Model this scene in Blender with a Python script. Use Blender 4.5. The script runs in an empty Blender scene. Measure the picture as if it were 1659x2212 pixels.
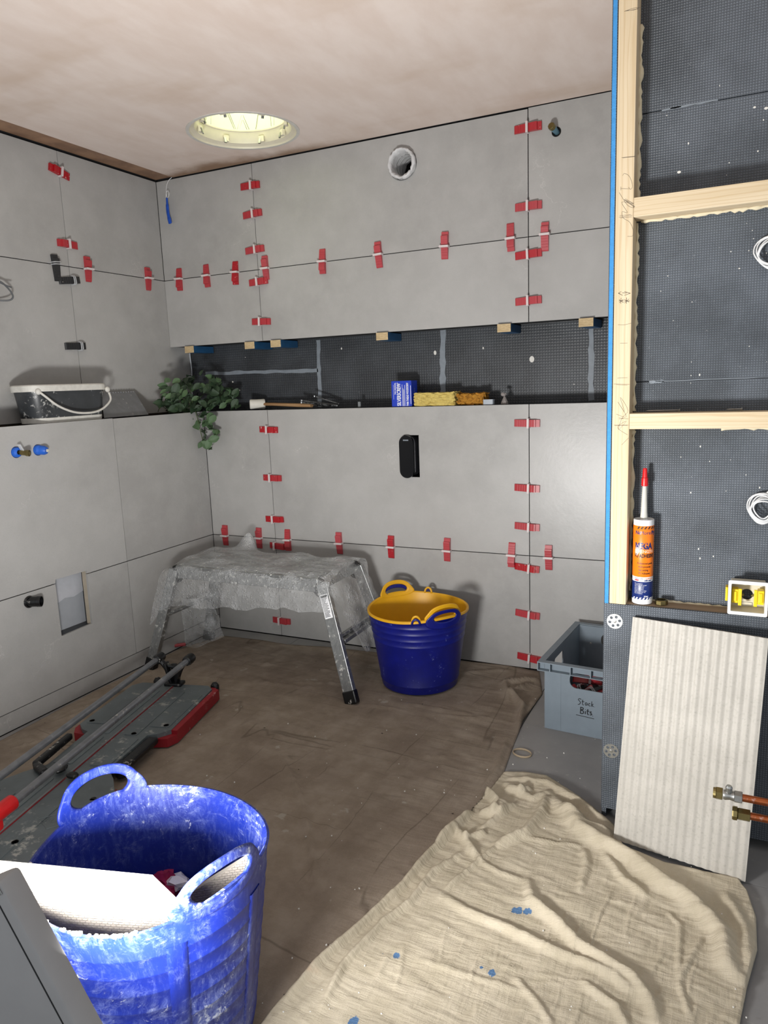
import bpy, bmesh, math, random
import numpy as np
from mathutils import Vector, Matrix, Euler

sc = bpy.context.scene
COL = sc.collection
random.seed(7)
rng = np.random.default_rng(7)

# ------------------------------------------------------------------ camera
FPX = 1589.478
CAM = Vector((2.4584, -2.798, 1.1724))
YAW, PIT, ROL = -0.4527, -0.1743, -0.0385
F_ = Vector((math.sin(YAW)*math.cos(PIT), math.cos(YAW)*math.cos(PIT), math.sin(PIT)))
R0 = F_.cross(Vector((0, 0, 1))).normalized()
U0 = R0.cross(F_)
R_ = R0*math.cos(ROL) + U0*math.sin(ROL)
U_ = U0*math.cos(ROL) - R0*math.sin(ROL)
cd = bpy.data.cameras.new('camera')
cd.sensor_fit = 'VERTICAL'; cd.sensor_height = 36.0
cd.lens = FPX/2212*36.0
cd.clip_start = 0.02
co = bpy.data.objects.new('camera', cd)
COL.objects.link(co)
co.matrix_world = Matrix(((R_.x, U_.x, -F_.x, CAM.x), (R_.y, U_.y, -F_.y, CAM.y), (R_.z, U_.z, -F_.z, CAM.z), (0, 0, 0, 1)))
sc.camera = co

# ------------------------------------------------------------------ world, exposure
w = bpy.data.worlds.new('world'); sc.world = w
w.use_nodes = True
w.node_tree.nodes['Background'].inputs[0].default_value = (0.92, 0.96, 1.0, 1)
w.node_tree.nodes['Background'].inputs[1].default_value = 0.68
sc.view_settings.view_transform = 'Standard'
sc.view_settings.look = 'None'
sc.view_settings.exposure = 0.0
sc.view_settings.gamma = 1.0
sc.view_settings.use_curve_mapping = False
LAMP_W = 43.0
LAMP_TILT = 0.66          # how far the work lamp head is tipped up


def ray(px, py):
    return F_ + R_*((px-829.5)/FPX) - U_*((py-1106)/FPX)


def at(px, py, ax, v):
    """point of the plane axis=v that a pixel of the 1659x2212 photograph shows"""
    d = ray(px, py)
    return CAM + d*((v-CAM[ax])/d[ax])


# ------------------------------------------------------------------ materials
def rgb(h):
    h = h.lstrip('#')
    c = [int(h[i:i+2], 16)/255 for i in (0, 2, 4)]
    return tuple((x/12.92 if x <= .04045 else ((x+.055)/1.055)**2.4) for x in c) + (1,)


class NT:
    def __init__(s, name):
        s.m = bpy.data.materials.new(name); s.m.use_nodes = True
        s.t = s.m.node_tree; s.b = s.t.nodes['Principled BSDF']
        s.co = s.n('ShaderNodeTexCoord').outputs['Object']

    def n(s, ty, **kw):
        x = s.t.nodes.new(ty)
        for k, v in kw.items():
            setattr(x, k, v)
        return x

    def l(s, a, b): s.t.links.new(a, b)

    def set(s, sock, v):
        if hasattr(v, 'default_value') or hasattr(v, 'is_output'):
            s.l(v, sock)
        else:
            sock.default_value = v

    def map(s, scale=(1, 1, 1), rot=(0, 0, 0), loc=(0, 0, 0), co=None):
        x = s.n('ShaderNodeMapping')
        s.l(co or s.co, x.inputs[0])
        x.inputs['Scale'].default_value = scale; x.inputs['Rotation'].default_value = rot; x.inputs['Location'].default_value = loc
        return x.outputs[0]

    def noise(s, scale, detail=4, rough=.55, co=None, w=None):
        x = s.n('ShaderNodeTexNoise')
        if w is not None:
            x.noise_dimensions = '4D'; s.set(x.inputs['W'], w)
        s.l(co or s.co, x.inputs['Vector'])
        x.inputs['Scale'].default_value = scale; x.inputs['Detail'].default_value = detail; x.inputs['Roughness'].default_value = rough
        return x.outputs[0]

    def voro(s, scale, feature='F1', co=None, out='Distance'):
        x = s.n('ShaderNodeTexVoronoi', feature=feature)
        s.l(co or s.co, x.inputs['Vector']); x.inputs['Scale'].default_value = scale
        return x.outputs[out]

    def ramp(s, fac, a, b, va=0., vb=1.):
        x = s.n('ShaderNodeMapRange'); x.interpolation_type = 'SMOOTHSTEP'
        s.l(fac, x.inputs[0])
        for i, v in zip((1, 2, 3, 4), (a, b, va, vb)):
            x.inputs[i].default_value = v
        return x.outputs[0]

    def math(s, op, a, b=0., c=None):
        x = s.n('ShaderNodeMath', operation=op)
        s.set(x.inputs[0], a); s.set(x.inputs[1], b)
        if c is not None: s.set(x.inputs[2], c)
        return x.outputs[0]

    def mix(s, fac, a, b):
        x = s.n('ShaderNodeMix', data_type='RGBA')
        s.set(x.inputs[0], fac); s.set(x.inputs[6], a); s.set(x.inputs[7], b)
        return x.outputs[2]

    def bump(s, h, strength=.3, dist=.002, nrm=None):
        x = s.n('ShaderNodeBump')
        s.set(x.inputs['Height'], h); x.inputs['Strength'].default_value = strength; x.inputs['Distance'].default_value = dist
        if nrm is not None: s.l(nrm, x.inputs['Normal'])
        return x.outputs[0]

    def done(s, col=None, rough=None, metal=None, nrm=None, spec=None):
        if col is not None: s.set(s.b.inputs['Base Color'], col)
        if rough is not None: s.set(s.b.inputs['Roughness'], rough)
        if metal is not None: s.b.inputs['Metallic'].default_value = metal
        if nrm is not None: s.l(nrm, s.b.inputs['Normal'])
        if spec is not None: s.b.inputs['Specular IOR Level'].default_value = spec
        return s.m


def plain(name, hexc, rough=.5, metal=0., var=.12, scale=25, bump=0., spec=.5, dust=None, dustc='#c9c6bf', dscale=60):
    """a colour with a little mottling, optional dust specks and relief"""
    t = NT(name); c = rgb(hexc)
    n = t.noise(scale)
    dk = tuple(x*(1-var*2) for x in c[:3])+(1,)
    lt = tuple(min(1, x*(1+var*1.2)) for x in c[:3])+(1,)
    col = t.mix(n, dk, lt)
    if dust is not None:
        d = t.noise(dscale, 6, .7)
        big = t.noise(dscale*.12, 3)
        f = t.ramp(t.math('MULTIPLY', d, t.math('ADD', big, .5)), dust, dust+.14)
        col = t.mix(f, col, rgb(dustc))
    nr = t.bump(n, .4, bump) if bump else None
    return t.done(col, rough, metal, nr, spec)


def mat_tile():
    t = NT('stone_tile')
    r = t.n('ShaderNodeObjectInfo').outputs['Random']
    wv = t.math('MULTIPLY', r, 40.)
    big = t.noise(1.6, 5, .6, w=wv); mid = t.noise(9, 6, .7, w=wv); fine = t.noise(420, 2, .5)
    col = t.mix(t.ramp(big, .3, .7), rgb('#9a9997'), rgb('#aaa9a7'))
    col = t.mix(t.math('MULTIPLY', t.ramp(mid, .35, .75), .5), col, rgb('#b3b2b0'))
    col = t.mix(t.math('MULTIPLY', t.ramp(fine, .55, .8), .35), col, rgb('#8b8983'))
    vn = t.noise(2.6, 6, .62, w=wv)
    v = t.math('ABSOLUTE', t.math('SUBTRACT', vn, .5))
    vein = t.math('MULTIPLY', t.ramp(v, .0, .004, 1, 0), t.ramp(t.noise(3.1, 2), .55, .7))
    col = t.mix(t.math('MULTIPLY', vein, .3), col, rgb('#d4d3cf'))
    h = t.math('ADD', t.math('MULTIPLY', mid, .5), t.math('MULTIPLY', t.noise(70, 3), .55))
    return t.done(col, .36, 0, t.bump(h, .32, .0016), .5)


def mat_floor_tile():
    t = NT('floor_tile')
    big = t.noise(3, 5, .6); fine = t.noise(300, 2)
    col = t.mix(t.ramp(big, .3, .7), rgb('#7b7b7c'), rgb('#8d8c8b'))
    col = t.mix(t.ramp(t.noise(22, 6, .7), .58, .8), col, rgb('#a9a7a2'))
    return t.done(col, .6, 0, t.bump(fine, .2, .0006))


def mat_plaster():
    t = NT('fresh_plaster')
    st = t.noise(1.3, 4, .6, co=t.map((1.0, 2.2, 1)))
    fine = t.noise(11, 7, .6, co=t.map((1, .35, 1), (0, 0, .6)))
    col = t.mix(t.ramp(fine, .3, .75), rgb('#d3c3b9'), rgb('#dccfc7'))
    col = t.mix(t.math('MULTIPLY', t.ramp(st, .5, .75), .5), col, rgb('#bca48e'))
    # damp skim near the corner of the two wall heads, drying outwards
    sx = t.n('ShaderNodeSeparateXYZ'); t.l(t.co, sx.inputs[0])
    wob = t.math('MULTIPLY', t.math('SUBTRACT', t.noise(4.3, 5, .6), .5), .22)
    edge = t.math('ADD', t.math('SUBTRACT', t.math('MULTIPLY', sx.outputs[1], -1.), t.math('MULTIPLY', sx.outputs[0], -.03)), wob)
    damp = t.math('MULTIPLY', t.ramp(edge, .02, .13, 1, 0), t.ramp(sx.outputs[0], .75, 1.15, 1, 0))
    col = t.mix(t.math('MULTIPLY', damp, .9), col, rgb('#84664c'))
    return t.done(col, .72, 0, t.bump(fine, .2, .002), .3)


def mat_damp():
    t = NT('damp_plaster')
    n = t.noise(9, 5, .65)
    return t.done(t.mix(t.ramp(n, .3, .7), rgb('#765945'), rgb('#97765c')), .6, 0, t.bump(n, .2, .002))


def mat_board(name, pitch, dark='#2c3034', light='#4b5056', st=.7, flat=False):
    """tile backer board: cement skin with a woven mesh pressed into it (XZ plane)"""
    t = NT(name)
    sx = t.n('ShaderNodeSeparateXYZ'); t.l(t.co, sx.inputs[0])

    def ridge(o):
        f = t.math('FRACT', t.math('DIVIDE', o, pitch))
        return t.ramp(t.math('ABSOLUTE', t.math('SUBTRACT', f, .5)), .22, .5)
    a = ridge(sx.outputs[0]); b = ridge(sx.outputs[2])
    g = t.math('MAXIMUM', a, b)
    big = t.noise(5, 5, .6)
    col = t.mix(t.ramp(big, .3, .7), rgb(dark), rgb(light))
    col = t.mix(t.math('MULTIPLY', g, .45), col, rgb('#1c1f22'))
    sp = t.ramp(t.noise(160, 3, .6), .68, .76)
    col = t.mix(t.math('MULTIPLY', sp, .5), col, rgb('#8c8f92'))
    h = t.math('SUBTRACT', 1., g)
    return t.done(col, .42, 0, t.bump(t.math('ADD', h, t.math('MULTIPLY', t.noise(500, 2), .4)), st, .0012), .5)


def mat_wood(name='pine_timber', along=0, a='#cab695', b='#d8c8ac', k='#b3966a'):
    t = NT(name)
    s = [46., 46., 46.]; s[along] = 1.6
    g = t.noise(1., 5, .6, co=t.map(tuple(s)))
    wv = t.n('ShaderNodeTexWave', wave_type='BANDS', bands_direction='Z' if along != 2 else 'X')
    s2 = [1., 1., 1.]; s2[along] = .06
    t.l(t.map(tuple(s2)), wv.inputs['Vector']); wv.inputs['Scale'].default_value = 34; wv.inputs['Distortion'].default_value = 11; wv.inputs['Detail'].default_value = 3
    col = t.mix(t.ramp(g, .3, .7), rgb(a), rgb(b))
    col = t.mix(t.math('MULTIPLY', t.ramp(wv.outputs[1], .72, 1.), .3), col, rgb(k))
    kn = t.voro(3.4, co=t.map((1, 1, 1)))
    col = t.mix(t.ramp(kn, .02, .045, .8, 0), col, rgb('#7a5330'))
    return t.done(col, .65, 0, t.bump(g, .2, .0008), .3)


def mat_cloth(name, a, b, stain, st_amt, paint=False):
    t = NT(name)
    big = t.noise(3.2, 5, .62); mid = t.noise(14, 5, .65)
    weave = t.math('MULTIPLY', t.noise(1, 2, .5, co=t.map((900, 160, 1), (0, 0, .25))), t.noise(1, 2, .5, co=t.map((160, 900, 1), (0, 0, .25))))
    col = t.mix(t.ramp(mid, .3, .72), rgb(a), rgb(b))
    col = t.mix(t.math('MULTIPLY', t.ramp(big, .42, .68), st_amt), col, rgb(stain))
    col = t.mix(t.math('MULTIPLY', t.ramp(weave, .12, .4), .25), col, rgb(b))
    if paint:
        wob = t.noise(1, 4, .65, co=t.map((95, 42, 60), (0, 0, .3)))
        for px_, py_, r_ in ((1117, 1966, .014), (1140, 1969, .010), (856, 2063, .0085), (827, 2058, .004), (1064, 2104, .010), (1040, 2090, .004), (762, 2206, .012), (1200, 1985, .006)):
            p = at(px_, py_, 2, .012)
            d = t.n('ShaderNodeVectorMath', operation='DISTANCE'); t.l(t.co, d.inputs[0]); d.inputs[1].default_value = p
            q = t.math('ADD', d.outputs['Value'], t.math('MULTIPLY', t.math('SUBTRACT', wob, .5), r_*2.6))
            col = t.mix(t.ramp(q, r_*.7, r_*.95, .9, 0), col, rgb('#3f6d9c'))
        f = t.math('MULTIPLY', t.ramp(t.noise(3.1, 5, .7, co=t.map((1, 1, 1), loc=(4, 2, 0))), .64, .8), .6)
        col = t.mix(f, col, rgb('#c08e6c'))
    else:
        f = t.math('MULTIPLY', t.ramp(t.noise(9, 4, .6), .665, .70), .6)
        col = t.mix(f, col, rgb('#a9a59b'))
        f = t.ramp(t.noise(46, 2, .5), .76, .79)
        col = t.mix(f, col, rgb('#3a332c'))
    if not paint:  # dark crease lines: shade of the folds drawn into the cloth colour
        for k, (sx_, sy_, ro) in enumerate(((.55, 5.0, .22), (4.6, .6, -.45))):
            v = t.math('ABSOLUTE', t.math('SUBTRACT', t.noise(1, 2, .4, co=t.map((sx_, sy_, 1), (0, 0, ro), (k*3, 1, 0))), .5))
            f = t.math('MULTIPLY', t.ramp(v, .0, .0065, 1, 0), t.ramp(t.noise(2.3+k, 3), .46, .6))
            col = t.mix(t.math('MULTIPLY', f, .45), col, rgb('#463c32'))
    cr = t.noise(1, 3, .6, co=t.map((7, 60, 1), (0, 0, .2)))
    cr2 = t.noise(1, 3, .6, co=t.map((60, 9, 1), (0, 0, .2)))
    nr = t.bump(t.math('ADD', t.math('ADD', cr, cr2), t.math('MULTIPLY', weave, .3)), .75 if paint else .5, .005)
    return t.done(col, .9, 0, nr, .15)


def mat_tub_dusty():
    t = NT('scuffed_blue_rubber')
    wob = t.n('ShaderNodeVectorMath', operation='ADD')
    ns = t.n('ShaderNodeTexNoise'); t.l(t.co, ns.inputs['Vector']); ns.inputs['Scale'].default_value = 6; ns.inputs['Detail'].default_value = 4
    t.l(t.co, wob.inputs[0])
    sc_ = t.n('ShaderNodeVectorMath', operation='SCALE'); t.l(ns.outputs['Color'], sc_.inputs[0]); sc_.inputs['Scale'].default_value = .11
    t.l(sc_.outputs[0], wob.inputs[1]); w = wob.outputs[0]
    big = t.noise(5.5, 5, .6); sc1 = t.noise(70, 9, .8, co=w)
    st1 = t.noise(1, 7, .8, co=t.map((95, 95, 22), (.25, .3, 0), co=w)); st2 = t.noise(1, 7, .8, co=t.map((24, 60, 80), (.6, -.5, .4), co=w))
    col = t.mix(t.noise(7), rgb('#101e6e'), rgb('#192e8c'))
    amt = t.math('ADD', t.math('MULTIPLY', big, 1.3), .3)
    h1 = t.math('MULTIPLY', t.ramp(t.math('MULTIPLY', st1, amt), .40, .72), .45)
    col = t.mix(h1, col, rgb('#707fb8'))
    h2 = t.math('MULTIPLY', t.ramp(t.math('MULTIPLY', st2, amt), .47, .70), .4)
    col = t.mix(h2, col, rgb('#95a0c4'))
    f = t.math('MULTIPLY', t.ramp(t.math('MULTIPLY', sc1, amt), .56, .64), .85)
    col = t.mix(f, col, rgb('#b9bfcb'))
    return t.done(col, .42, 0, t.bump(sc1, .25, .002), .4)


def mat_metal(name, hexc, rough=.35, dust=.55):
    t = NT(name)
    n = t.noise(60, 6, .7); st = t.noise(1, 4, .6, co=t.map((260, 260, 6)))
    col = t.mix(t.ramp(st, .3, .7), rgb(hexc), tuple(min(1, x*1.35) for x in rgb(hexc)[:3])+(1,))
    col = t.mix(t.ramp(n, dust, dust+.2), col, rgb('#d6d5d0'))
    m = t.done(col, rough, None, t.bump(n, .12, .001))
    t.l(t.ramp(n, dust, dust+.2, .85, 0), t.b.inputs['Metallic'])
    return m


def mat_wedge(name, hexc, dustlo):
    t = NT(name)
    r = t.n('ShaderNodeObjectInfo').outputs['Random']
    n = t.noise(90, 5, .65, w=t.math('MULTIPLY', r, 30.))
    th = t.math('ADD', t.math('MULTIPLY', r, .16), dustlo)
    f = t.math('GREATER_THAN', n, th)
    hz = t.math('MULTIPLY', r, .22)
    col = t.mix(hz, rgb(hexc), rgb('#c9929a') if hexc != '#1b1c1f' else rgb('#555555'))
    col = t.mix(t.math('MULTIPLY', f, .8), col, rgb('#dcd2cf'))
    return t.done(col, .38, 0, t.bump(n, .15, .001))


def mat_clear(name, tint, alpha, rough=.25, bub=None):
    """clear plastic film: part see-through, part sheen"""
    t = NT(name)
    col = rgb(tint)
    if bub:
        v = t.voro(bub)
        dome = t.math('SUBTRACT', 1., t.ramp(v, .0, .5))
        n = t.noise(40, 5, .7)
        nr = t.bump(t.math('ADD', dome, t.math('MULTIPLY', n, 1.2)), 1., .005)
        a = t.ramp(t.math('ADD', t.math('MULTIPLY', dome, .25), t.noise(13, 5, .7)), .35, .95, alpha*.5, min(1, alpha*1.7))
        glintf = t.ramp(t.noise(20, 6, .75), .62, .78)  # white sparkle of the film, painted into its colour and opacity
        a = t.math('MAXIMUM', a, t.math('MULTIPLY', glintf, .75))
        t.l(a, t.b.inputs['Alpha'])
        return t.done(t.mix(glintf, col, rgb('#e9e9e6')), rough, 0, nr, .8)
    t.b.inputs['Alpha'].default_value = alpha
    return t.done(col, rough, 0, None, .6)


def mat_emit(name, hexc, st):
    t = NT(name)
    t.b.inputs['Emission Color'].default_value = rgb(hexc); t.b.inputs['Emission Strength'].default_value = st
    return t.done(rgb(hexc), .6)


TILE = mat_tile(); FLOORT = mat_floor_tile(); PLASTER = mat_plaster(); DAMP = mat_damp()
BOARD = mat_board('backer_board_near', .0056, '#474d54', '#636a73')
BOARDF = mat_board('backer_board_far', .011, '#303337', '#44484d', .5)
GROUT = plain('dark_joint', '#17181a', .9)
WOODX = mat_wood('pine_along_wall', 0); WOODZ = mat_wood('pine_upright', 2)
WOODEND = mat_wood('sawn_end_grain', 1, '#b39d78', '#c9b48e', '#8a6f49')
SILLW = mat_wood('dirty_sill_timber', 0, '#8f7a60', '#a89177', '#6d5a45')
BLUEFOAM = plain('blue_foam_core', '#3f8fd0', .85, var=.14, scale=130, bump=.003)
FOAM = plain('cream_expanding_foam', '#d8cdb0', .8, var=.1, scale=40, bump=.004)
SEAL = plain('grey_sealant', '#7d858d', .5, var=.15, scale=50, bump=.002)
WHITEP = plain('white_plastic', '#dedfe0', .4, var=.05)
OFFWHITE = plain('cream_plastic', '#d9d2bd', .45, var=.06)
BLACKP = plain('black_plastic', '#0d0e10', .35, var=.2, dust=.62, dscale=80)
BLACKGLOSS = plain('black_gloss_plastic', '#06070a', .18, var=.1)
DARKHOLE = plain('dark_void', '#0b0b0b', .95)
RED = mat_wedge('red_wedge_plastic', '#a80f1c', .62); BLKW = mat_wedge('black_wedge_plastic', '#1b1c1f', .62)
CLIPM = mat_clear('frosted_clip', '#ddd2d2', .85, .4)
CLEARLOOP = mat_clear('clear_loop', '#d6d9dc', .5, .2)
BRASS = plain('worn_brass', '#8f8257', .35, 1., var=.25, scale=60, dust=.66)
STEEL = plain('dull_steel', '#a7a8a6', .38, 1., var=.2, scale=60, dust=.66)
COPPER = plain('copper_pipe', '#b0643e', .34, 1., var=.2, scale=40, dust=.58, dustc='#cfa193')
ALU = mat_metal('scuffed_aluminium', '#8d8f8f', .42, .52)
CHROME = plain('steel_rail', '#85888d', .28, .55, var=.25, scale=30, dust=.64)
CUTGREY = plain('grey_cast_alloy', '#6a7376', .42, .25, var=.2, scale=12, dust=.60, dustc='#a9aaa5', dscale=30)
CUTRED = plain('red_plastic_base', '#8e1420', .5, var=.15, dust=.62, dustc='#bd8f8c', dscale=40)
REDBRIGHT = plain('bright_red_plastic', '#c8161b', .35, var=.1)
TUBBLUE = plain('navy_rubber', '#0a1470', .38, var=.2, dust=.66, dustc='#6d77ad', dscale=110)
TUBYEL = plain('yellow_rubber', '#d9a316', .45, var=.06, dust=.72, dustc='#e8d9a8', dscale=60)
TUBOLD = mat_tub_dusty()
PLASTERBIT = plain('set_plaster', '#d8d6d0', .9, var=.05, bump=.003, scale=80)
CRATE = plain('grey_crate_plastic', '#76828c', .5, var=.08, dust=.74, dscale=30)
INK = plain('black_ink', '#15161a', .6)
PENCIL = plain('pencil_graphite', '#4c4138', .7)
SHEETA = mat_cloth('dirty_dust_sheet', '#85796b', '#988d80', '#75685c', .7)
SHEETB = mat_cloth('beige_dust_sheet', '#b3a994', '#c4baa6', '#a69d8a', .6, True)
WRAP = mat_clear('bubble_film', '#e8ebed', .30, .16, 95)
LEAF = plain('dark_green_leaf', '#344a33', .45, var=.35, scale=60, bump=.002)
LEAF2 = plain('pale_green_leaf', '#587451', .45, var=.3, scale=60, bump=.002)
STEM = plain('green_stem', '#47552f', .6)
SPONGE = plain('yellow_sponge', '#cdb869', .95, var=.22, scale=120, bump=.006)
SPONGE2 = plain('amber_sponge', '#b07c28', .95, var=.28, scale=120, bump=.006)
BOXBLUE = plain('blue_card', '#1136b4', .45, var=.06)
RUBBERW = plain('white_rubber', '#d2cfc6', .7, var=.1, scale=40)
HANDLEW = mat_wood('ash_handle', 0, '#8d6b4a', '#a5835e', '#6d4d31')
PIPEBLUE = plain('blue_plastic', '#1f5fc4', .4, var=.1, dust=.7)
ORANGE = plain('orange_label', '#ef7c16', .35, var=.03); NAVY = plain('navy_label', '#132a6b', .35, var=.04); PAPERW = plain('white_label', '#e9eaec', .35, var=.02)
MAGENTA = plain('pink_printed_bag', '#a22253', .5, var=.2)
YEL = plain('bright_yellow_plastic', '#f0cf12', .4, var=.08)
PUTTY = plain('grey_lamp_paint', '#9a9a9b', .5, var=.05)
CABLEG = plain('grey_cable', '#55585b', .5)
TILEBACK = None
BLUETAPE = plain('blue_tape', '#1c4fb5', .3, var=.25, scale=80)
TUBE = plain('light_tunnel_lining', '#eef0dc', .3, .2, var=.10, scale=9, bump=.004)
SKYGLOW = mat_emit('tunnel_daylight', '#fffff0', 8.5)
LENS = mat_emit('lamp_lens', '#ffffff', 12.0)


def mat_tileback():
    t = NT('tile_back_ribbed')
    sx = t.n('ShaderNodeSeparateXYZ'); t.l(t.co, sx.inputs[0])
    cb = t.n('ShaderNodeCombineXYZ'); t.l(t.math('ADD', sx.outputs[0], t.math('MULTIPLY', sx.outputs[1], .6)), cb.inputs[0]); t.l(sx.outputs[2], cb.inputs[1])
    br = t.n('ShaderNodeTexBrick'); t.l(cb.outputs[0], br.inputs['Vector'])
    br.inputs['Scale'].default_value = 1.; br.inputs['Brick Width'].default_value = .011; br.inputs['Row Height'].default_value = .0052; br.inputs['Mortar Size'].default_value = .0009; br.inputs['Mortar Smooth'].default_value = .8
    h = t.math('SUBTRACT', 1., br.outputs['Fac'])
    col = t.mix(t.noise(30), rgb('#8b8379'), rgb('#a0988d'))
    return t.done(col, .7, 0, t.bump(h, .8, .002))


def mat_ribtile():
    t = NT('ribbed_pale_tile')
    fine = t.noise(170, 4, .6)
    n = t.noise(8, 6, .7)
    col = t.mix(t.ramp(n, .3, .7), rgb('#aaa69e'), rgb('#b7b3ab'))
    col = t.mix(t.math('MULTIPLY', t.ramp(fine, .5, .75), .5), col, rgb('#8f8b82'))
    return t.done(col, .55, 0, t.bump(fine, .15, .001))


TILEBACK = mat_tileback(); RIBT = mat_ribtile()


# ------------------------------------------------------------------ mesh helpers
class MB:
    def __init__(s): s.bm = bmesh.new()

    def box(s, c, d, rot=None, bev=0.):
        """box by centre and size, rot = 3x3/4x4 matrix"""
        r = bmesh.ops.create_cube(s.bm, size=1.)
        vs = r['verts']
        M = Matrix.Translation(Vector(c)) @ (rot.to_4x4() if rot else Matrix()) @ Matrix.Diagonal((d[0], d[1], d[2], 1))
        bmesh.ops.transform(s.bm, matrix=M, verts=vs)
        if bev:
            es = list({e for v in vs for e in v.link_edges})
            bmesh.ops.bevel(s.bm, geom=es, offset=bev, segments=2, affect='EDGES', profile=.5)
        return s

    def ab(s, a, b, bev=0.):
        a = Vector(a); b = Vector(b)
        return s.box((a+b)/2, [abs(x) for x in (b-a)], None, bev)

    def tube(s, pts, r, n=8, closed=False, ell=None, up=None):
        pts = [Vector(p) for p in pts]; m = len(pts)
        rs = r if isinstance(r, (list, tuple)) else [r]*m
        rings = []; ref = None
        for i, p in enumerate(pts):
            a = pts[(i-1) % m] if (closed or i) else p
            b = pts[(i+1) % m] if (closed or i < m-1) else p
            t = (b-a).normalized() if (b-a).length > 1e-9 else Vector((0, 0, 1))
            if up is None:
                if ref is None:
                    ref = Vector((0, 0, 1)) if abs(t.z) < .9 else Vector((1, 0, 0))
                ref = (ref - t*ref.dot(t))
                ref = ref.normalized() if ref.length > 1e-6 else t.orthogonal().normalized()
                x = ref
            else:
                u = up[i] if isinstance(up, list) else up
                x = (Vector(u) - t*Vector(u).dot(t)).normalized()
            y = t.cross(x)
            e = ell or (1, 1)
            rings.append([s.bm.verts.new(p + x*(math.cos(k*2*math.pi/n)*rs[i]*e[0]) + y*(math.sin(k*2*math.pi/n)*rs[i]*e[1])) for k in range(n)])
        for i in range(m if closed else m-1):
            A = rings[i]; B = rings[(i+1) % m]
            for k in range(n):
                s.bm.faces.new((A[k], A[(k+1) % n], B[(k+1) % n], B[k]))
        if not closed:
            s.bm.faces.new(rings[0][::-1]); s.bm.faces.new(rings[-1])
        return s

    def lathe(s, prof, n=32, M=None, cap0=True, cap1=True):
        M = M or Matrix()
        rings = []
        for r, z in prof:
            rings.append([s.bm.verts.new(M @ Vector((r*math.cos(k*2*math.pi/n), r*math.sin(k*2*math.pi/n), z))) for k in range(n)])
        for A, B in zip(rings, rings[1:]):
            for k in range(n):
                s.bm.faces.new((A[k], A[(k+1) % n], B[(k+1) % n], B[k]))
        if cap0: s.bm.faces.new(rings[0][::-1])
        if cap1: s.bm.faces.new(rings[-1])
        return s

    def prism(s, poly, h, M=None, holes=()):
        """polygon (2D, with holes) filled in its XY plane and raised by h along Z, then placed by M"""
        M = M or Matrix()
        tmp = bmesh.new(); es = []
        for loop in [poly]+list(holes):
            vs = [tmp.verts.new((x, y, 0)) for x, y in loop]
            for i in range(len(vs)):
                es.append(tmp.edges.new((vs[i], vs[(i+1) % len(vs)])))
        if holes:
            bmesh.ops.triangle_fill(tmp, use_beauty=True, edges=es, normal=(0, 0, 1))
        else:
            tmp.faces.new(list(tmp.verts))
        bmesh.ops.recalc_face_normals(tmp, faces=tmp.faces)
        for f in tmp.faces:
            if f.normal.z < 0: f.normal_flip()
        base = list(tmp.faces)
        if h:
            r = bmesh.ops.extrude_face_region(tmp, geom=base)
            bmesh.ops.translate(tmp, vec=(0, 0, h), verts=[g for g in r['geom'] if isinstance(g, bmesh.types.BMVert)])
        bmesh.ops.transform(tmp, matrix=M, verts=tmp.verts)
        me = bpy.data.meshes.new('t'); tmp.to_mesh(me); tmp.free()
        s.bm.from_mesh(me); bpy.data.meshes.remove(me)
        return s

    def grid(s, P, closed_u=False):
        """P: array nu x nv x 3"""
        nu, nv = len(P), len(P[0])
        V = [[s.bm.verts.new(P[i][j]) for j in range(nv)] for i in range(nu)]
        for i in range(nu if closed_u else nu-1):
            for j in range(nv-1):
                a = V[i]; b = V[(i+1) % nu]
                s.bm.faces.new((a[j], b[j], b[j+1], a[j+1]))
        return s

    def ball(s, c, r, sub=2, jit=0., sq=(1, 1, 1)):
        q = bmesh.ops.create_icosphere(s.bm, subdivisions=sub, radius=1.)
        for v in q['verts']:
            k = 1+random.uniform(-jit, jit)
            v.co = Vector((v.co.x*r*sq[0]*k, v.co.y*r*sq[1]*k, v.co.z*r*sq[2]*k))+Vector(c)
        return s

    def build(s, name, m, parent=None, smooth=False, loc=None, fix=True):
        if fix: bmesh.ops.recalc_face_normals(s.bm, faces=s.bm.faces)
        me = bpy.data.meshes.new(name); s.bm.to_mesh(me); s.bm.free()
        me.materials.append(m)
        if smooth:
            me.polygons.foreach_set('use_smooth', [True]*len(me.polygons))
            if smooth != 'all':
                me.set_sharp_from_angle(angle=math.radians(38))
        o = bpy.data.objects.new(name, me); COL.objects.link(o)
        if parent: o.parent = parent
        if loc is not None: o.location = loc
        return o


def tag(o, label=None, cat=None, group=None, kind=None):
    if label: o['label'] = label
    if cat: o['category'] = cat
    if group: o['group'] = group
    if kind: o['kind'] = kind
    return o


def thing(name, label, cat, loc=(0, 0, 0), rot=None, group=None, kind=None):
    o = bpy.data.objects.new(name, None); COL.objects.link(o)
    o.empty_display_size = .02
    if isinstance(rot, (int, float)): o.rotation_euler = (0, 0, rot)
    o.location = loc
    if isinstance(rot, Matrix):
        o.matrix_world = Matrix.Translation(Vector(loc)) @ rot.to_4x4()
    return tag(o, label, cat, group, kind)


def dup(root, M, label=None, group=None):
    r = root.copy(); COL.objects.link(r); r.matrix_world = M
    if label: r['label'] = label
    if group: r['group'] = group
    for ch in root.children:
        c = ch.copy(); COL.objects.link(c); c.parent = r
        for g in ch.children:
            d = g.copy(); COL.objects.link(d); d.parent = c
    return r


def structure(name, label=None):
    o = bpy.data.objects.new(name, None); COL.objects.link(o); o.empty_display_size = .02
    o['kind'] = 'structure'
    if label: o['label'] = label
    return o


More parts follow.
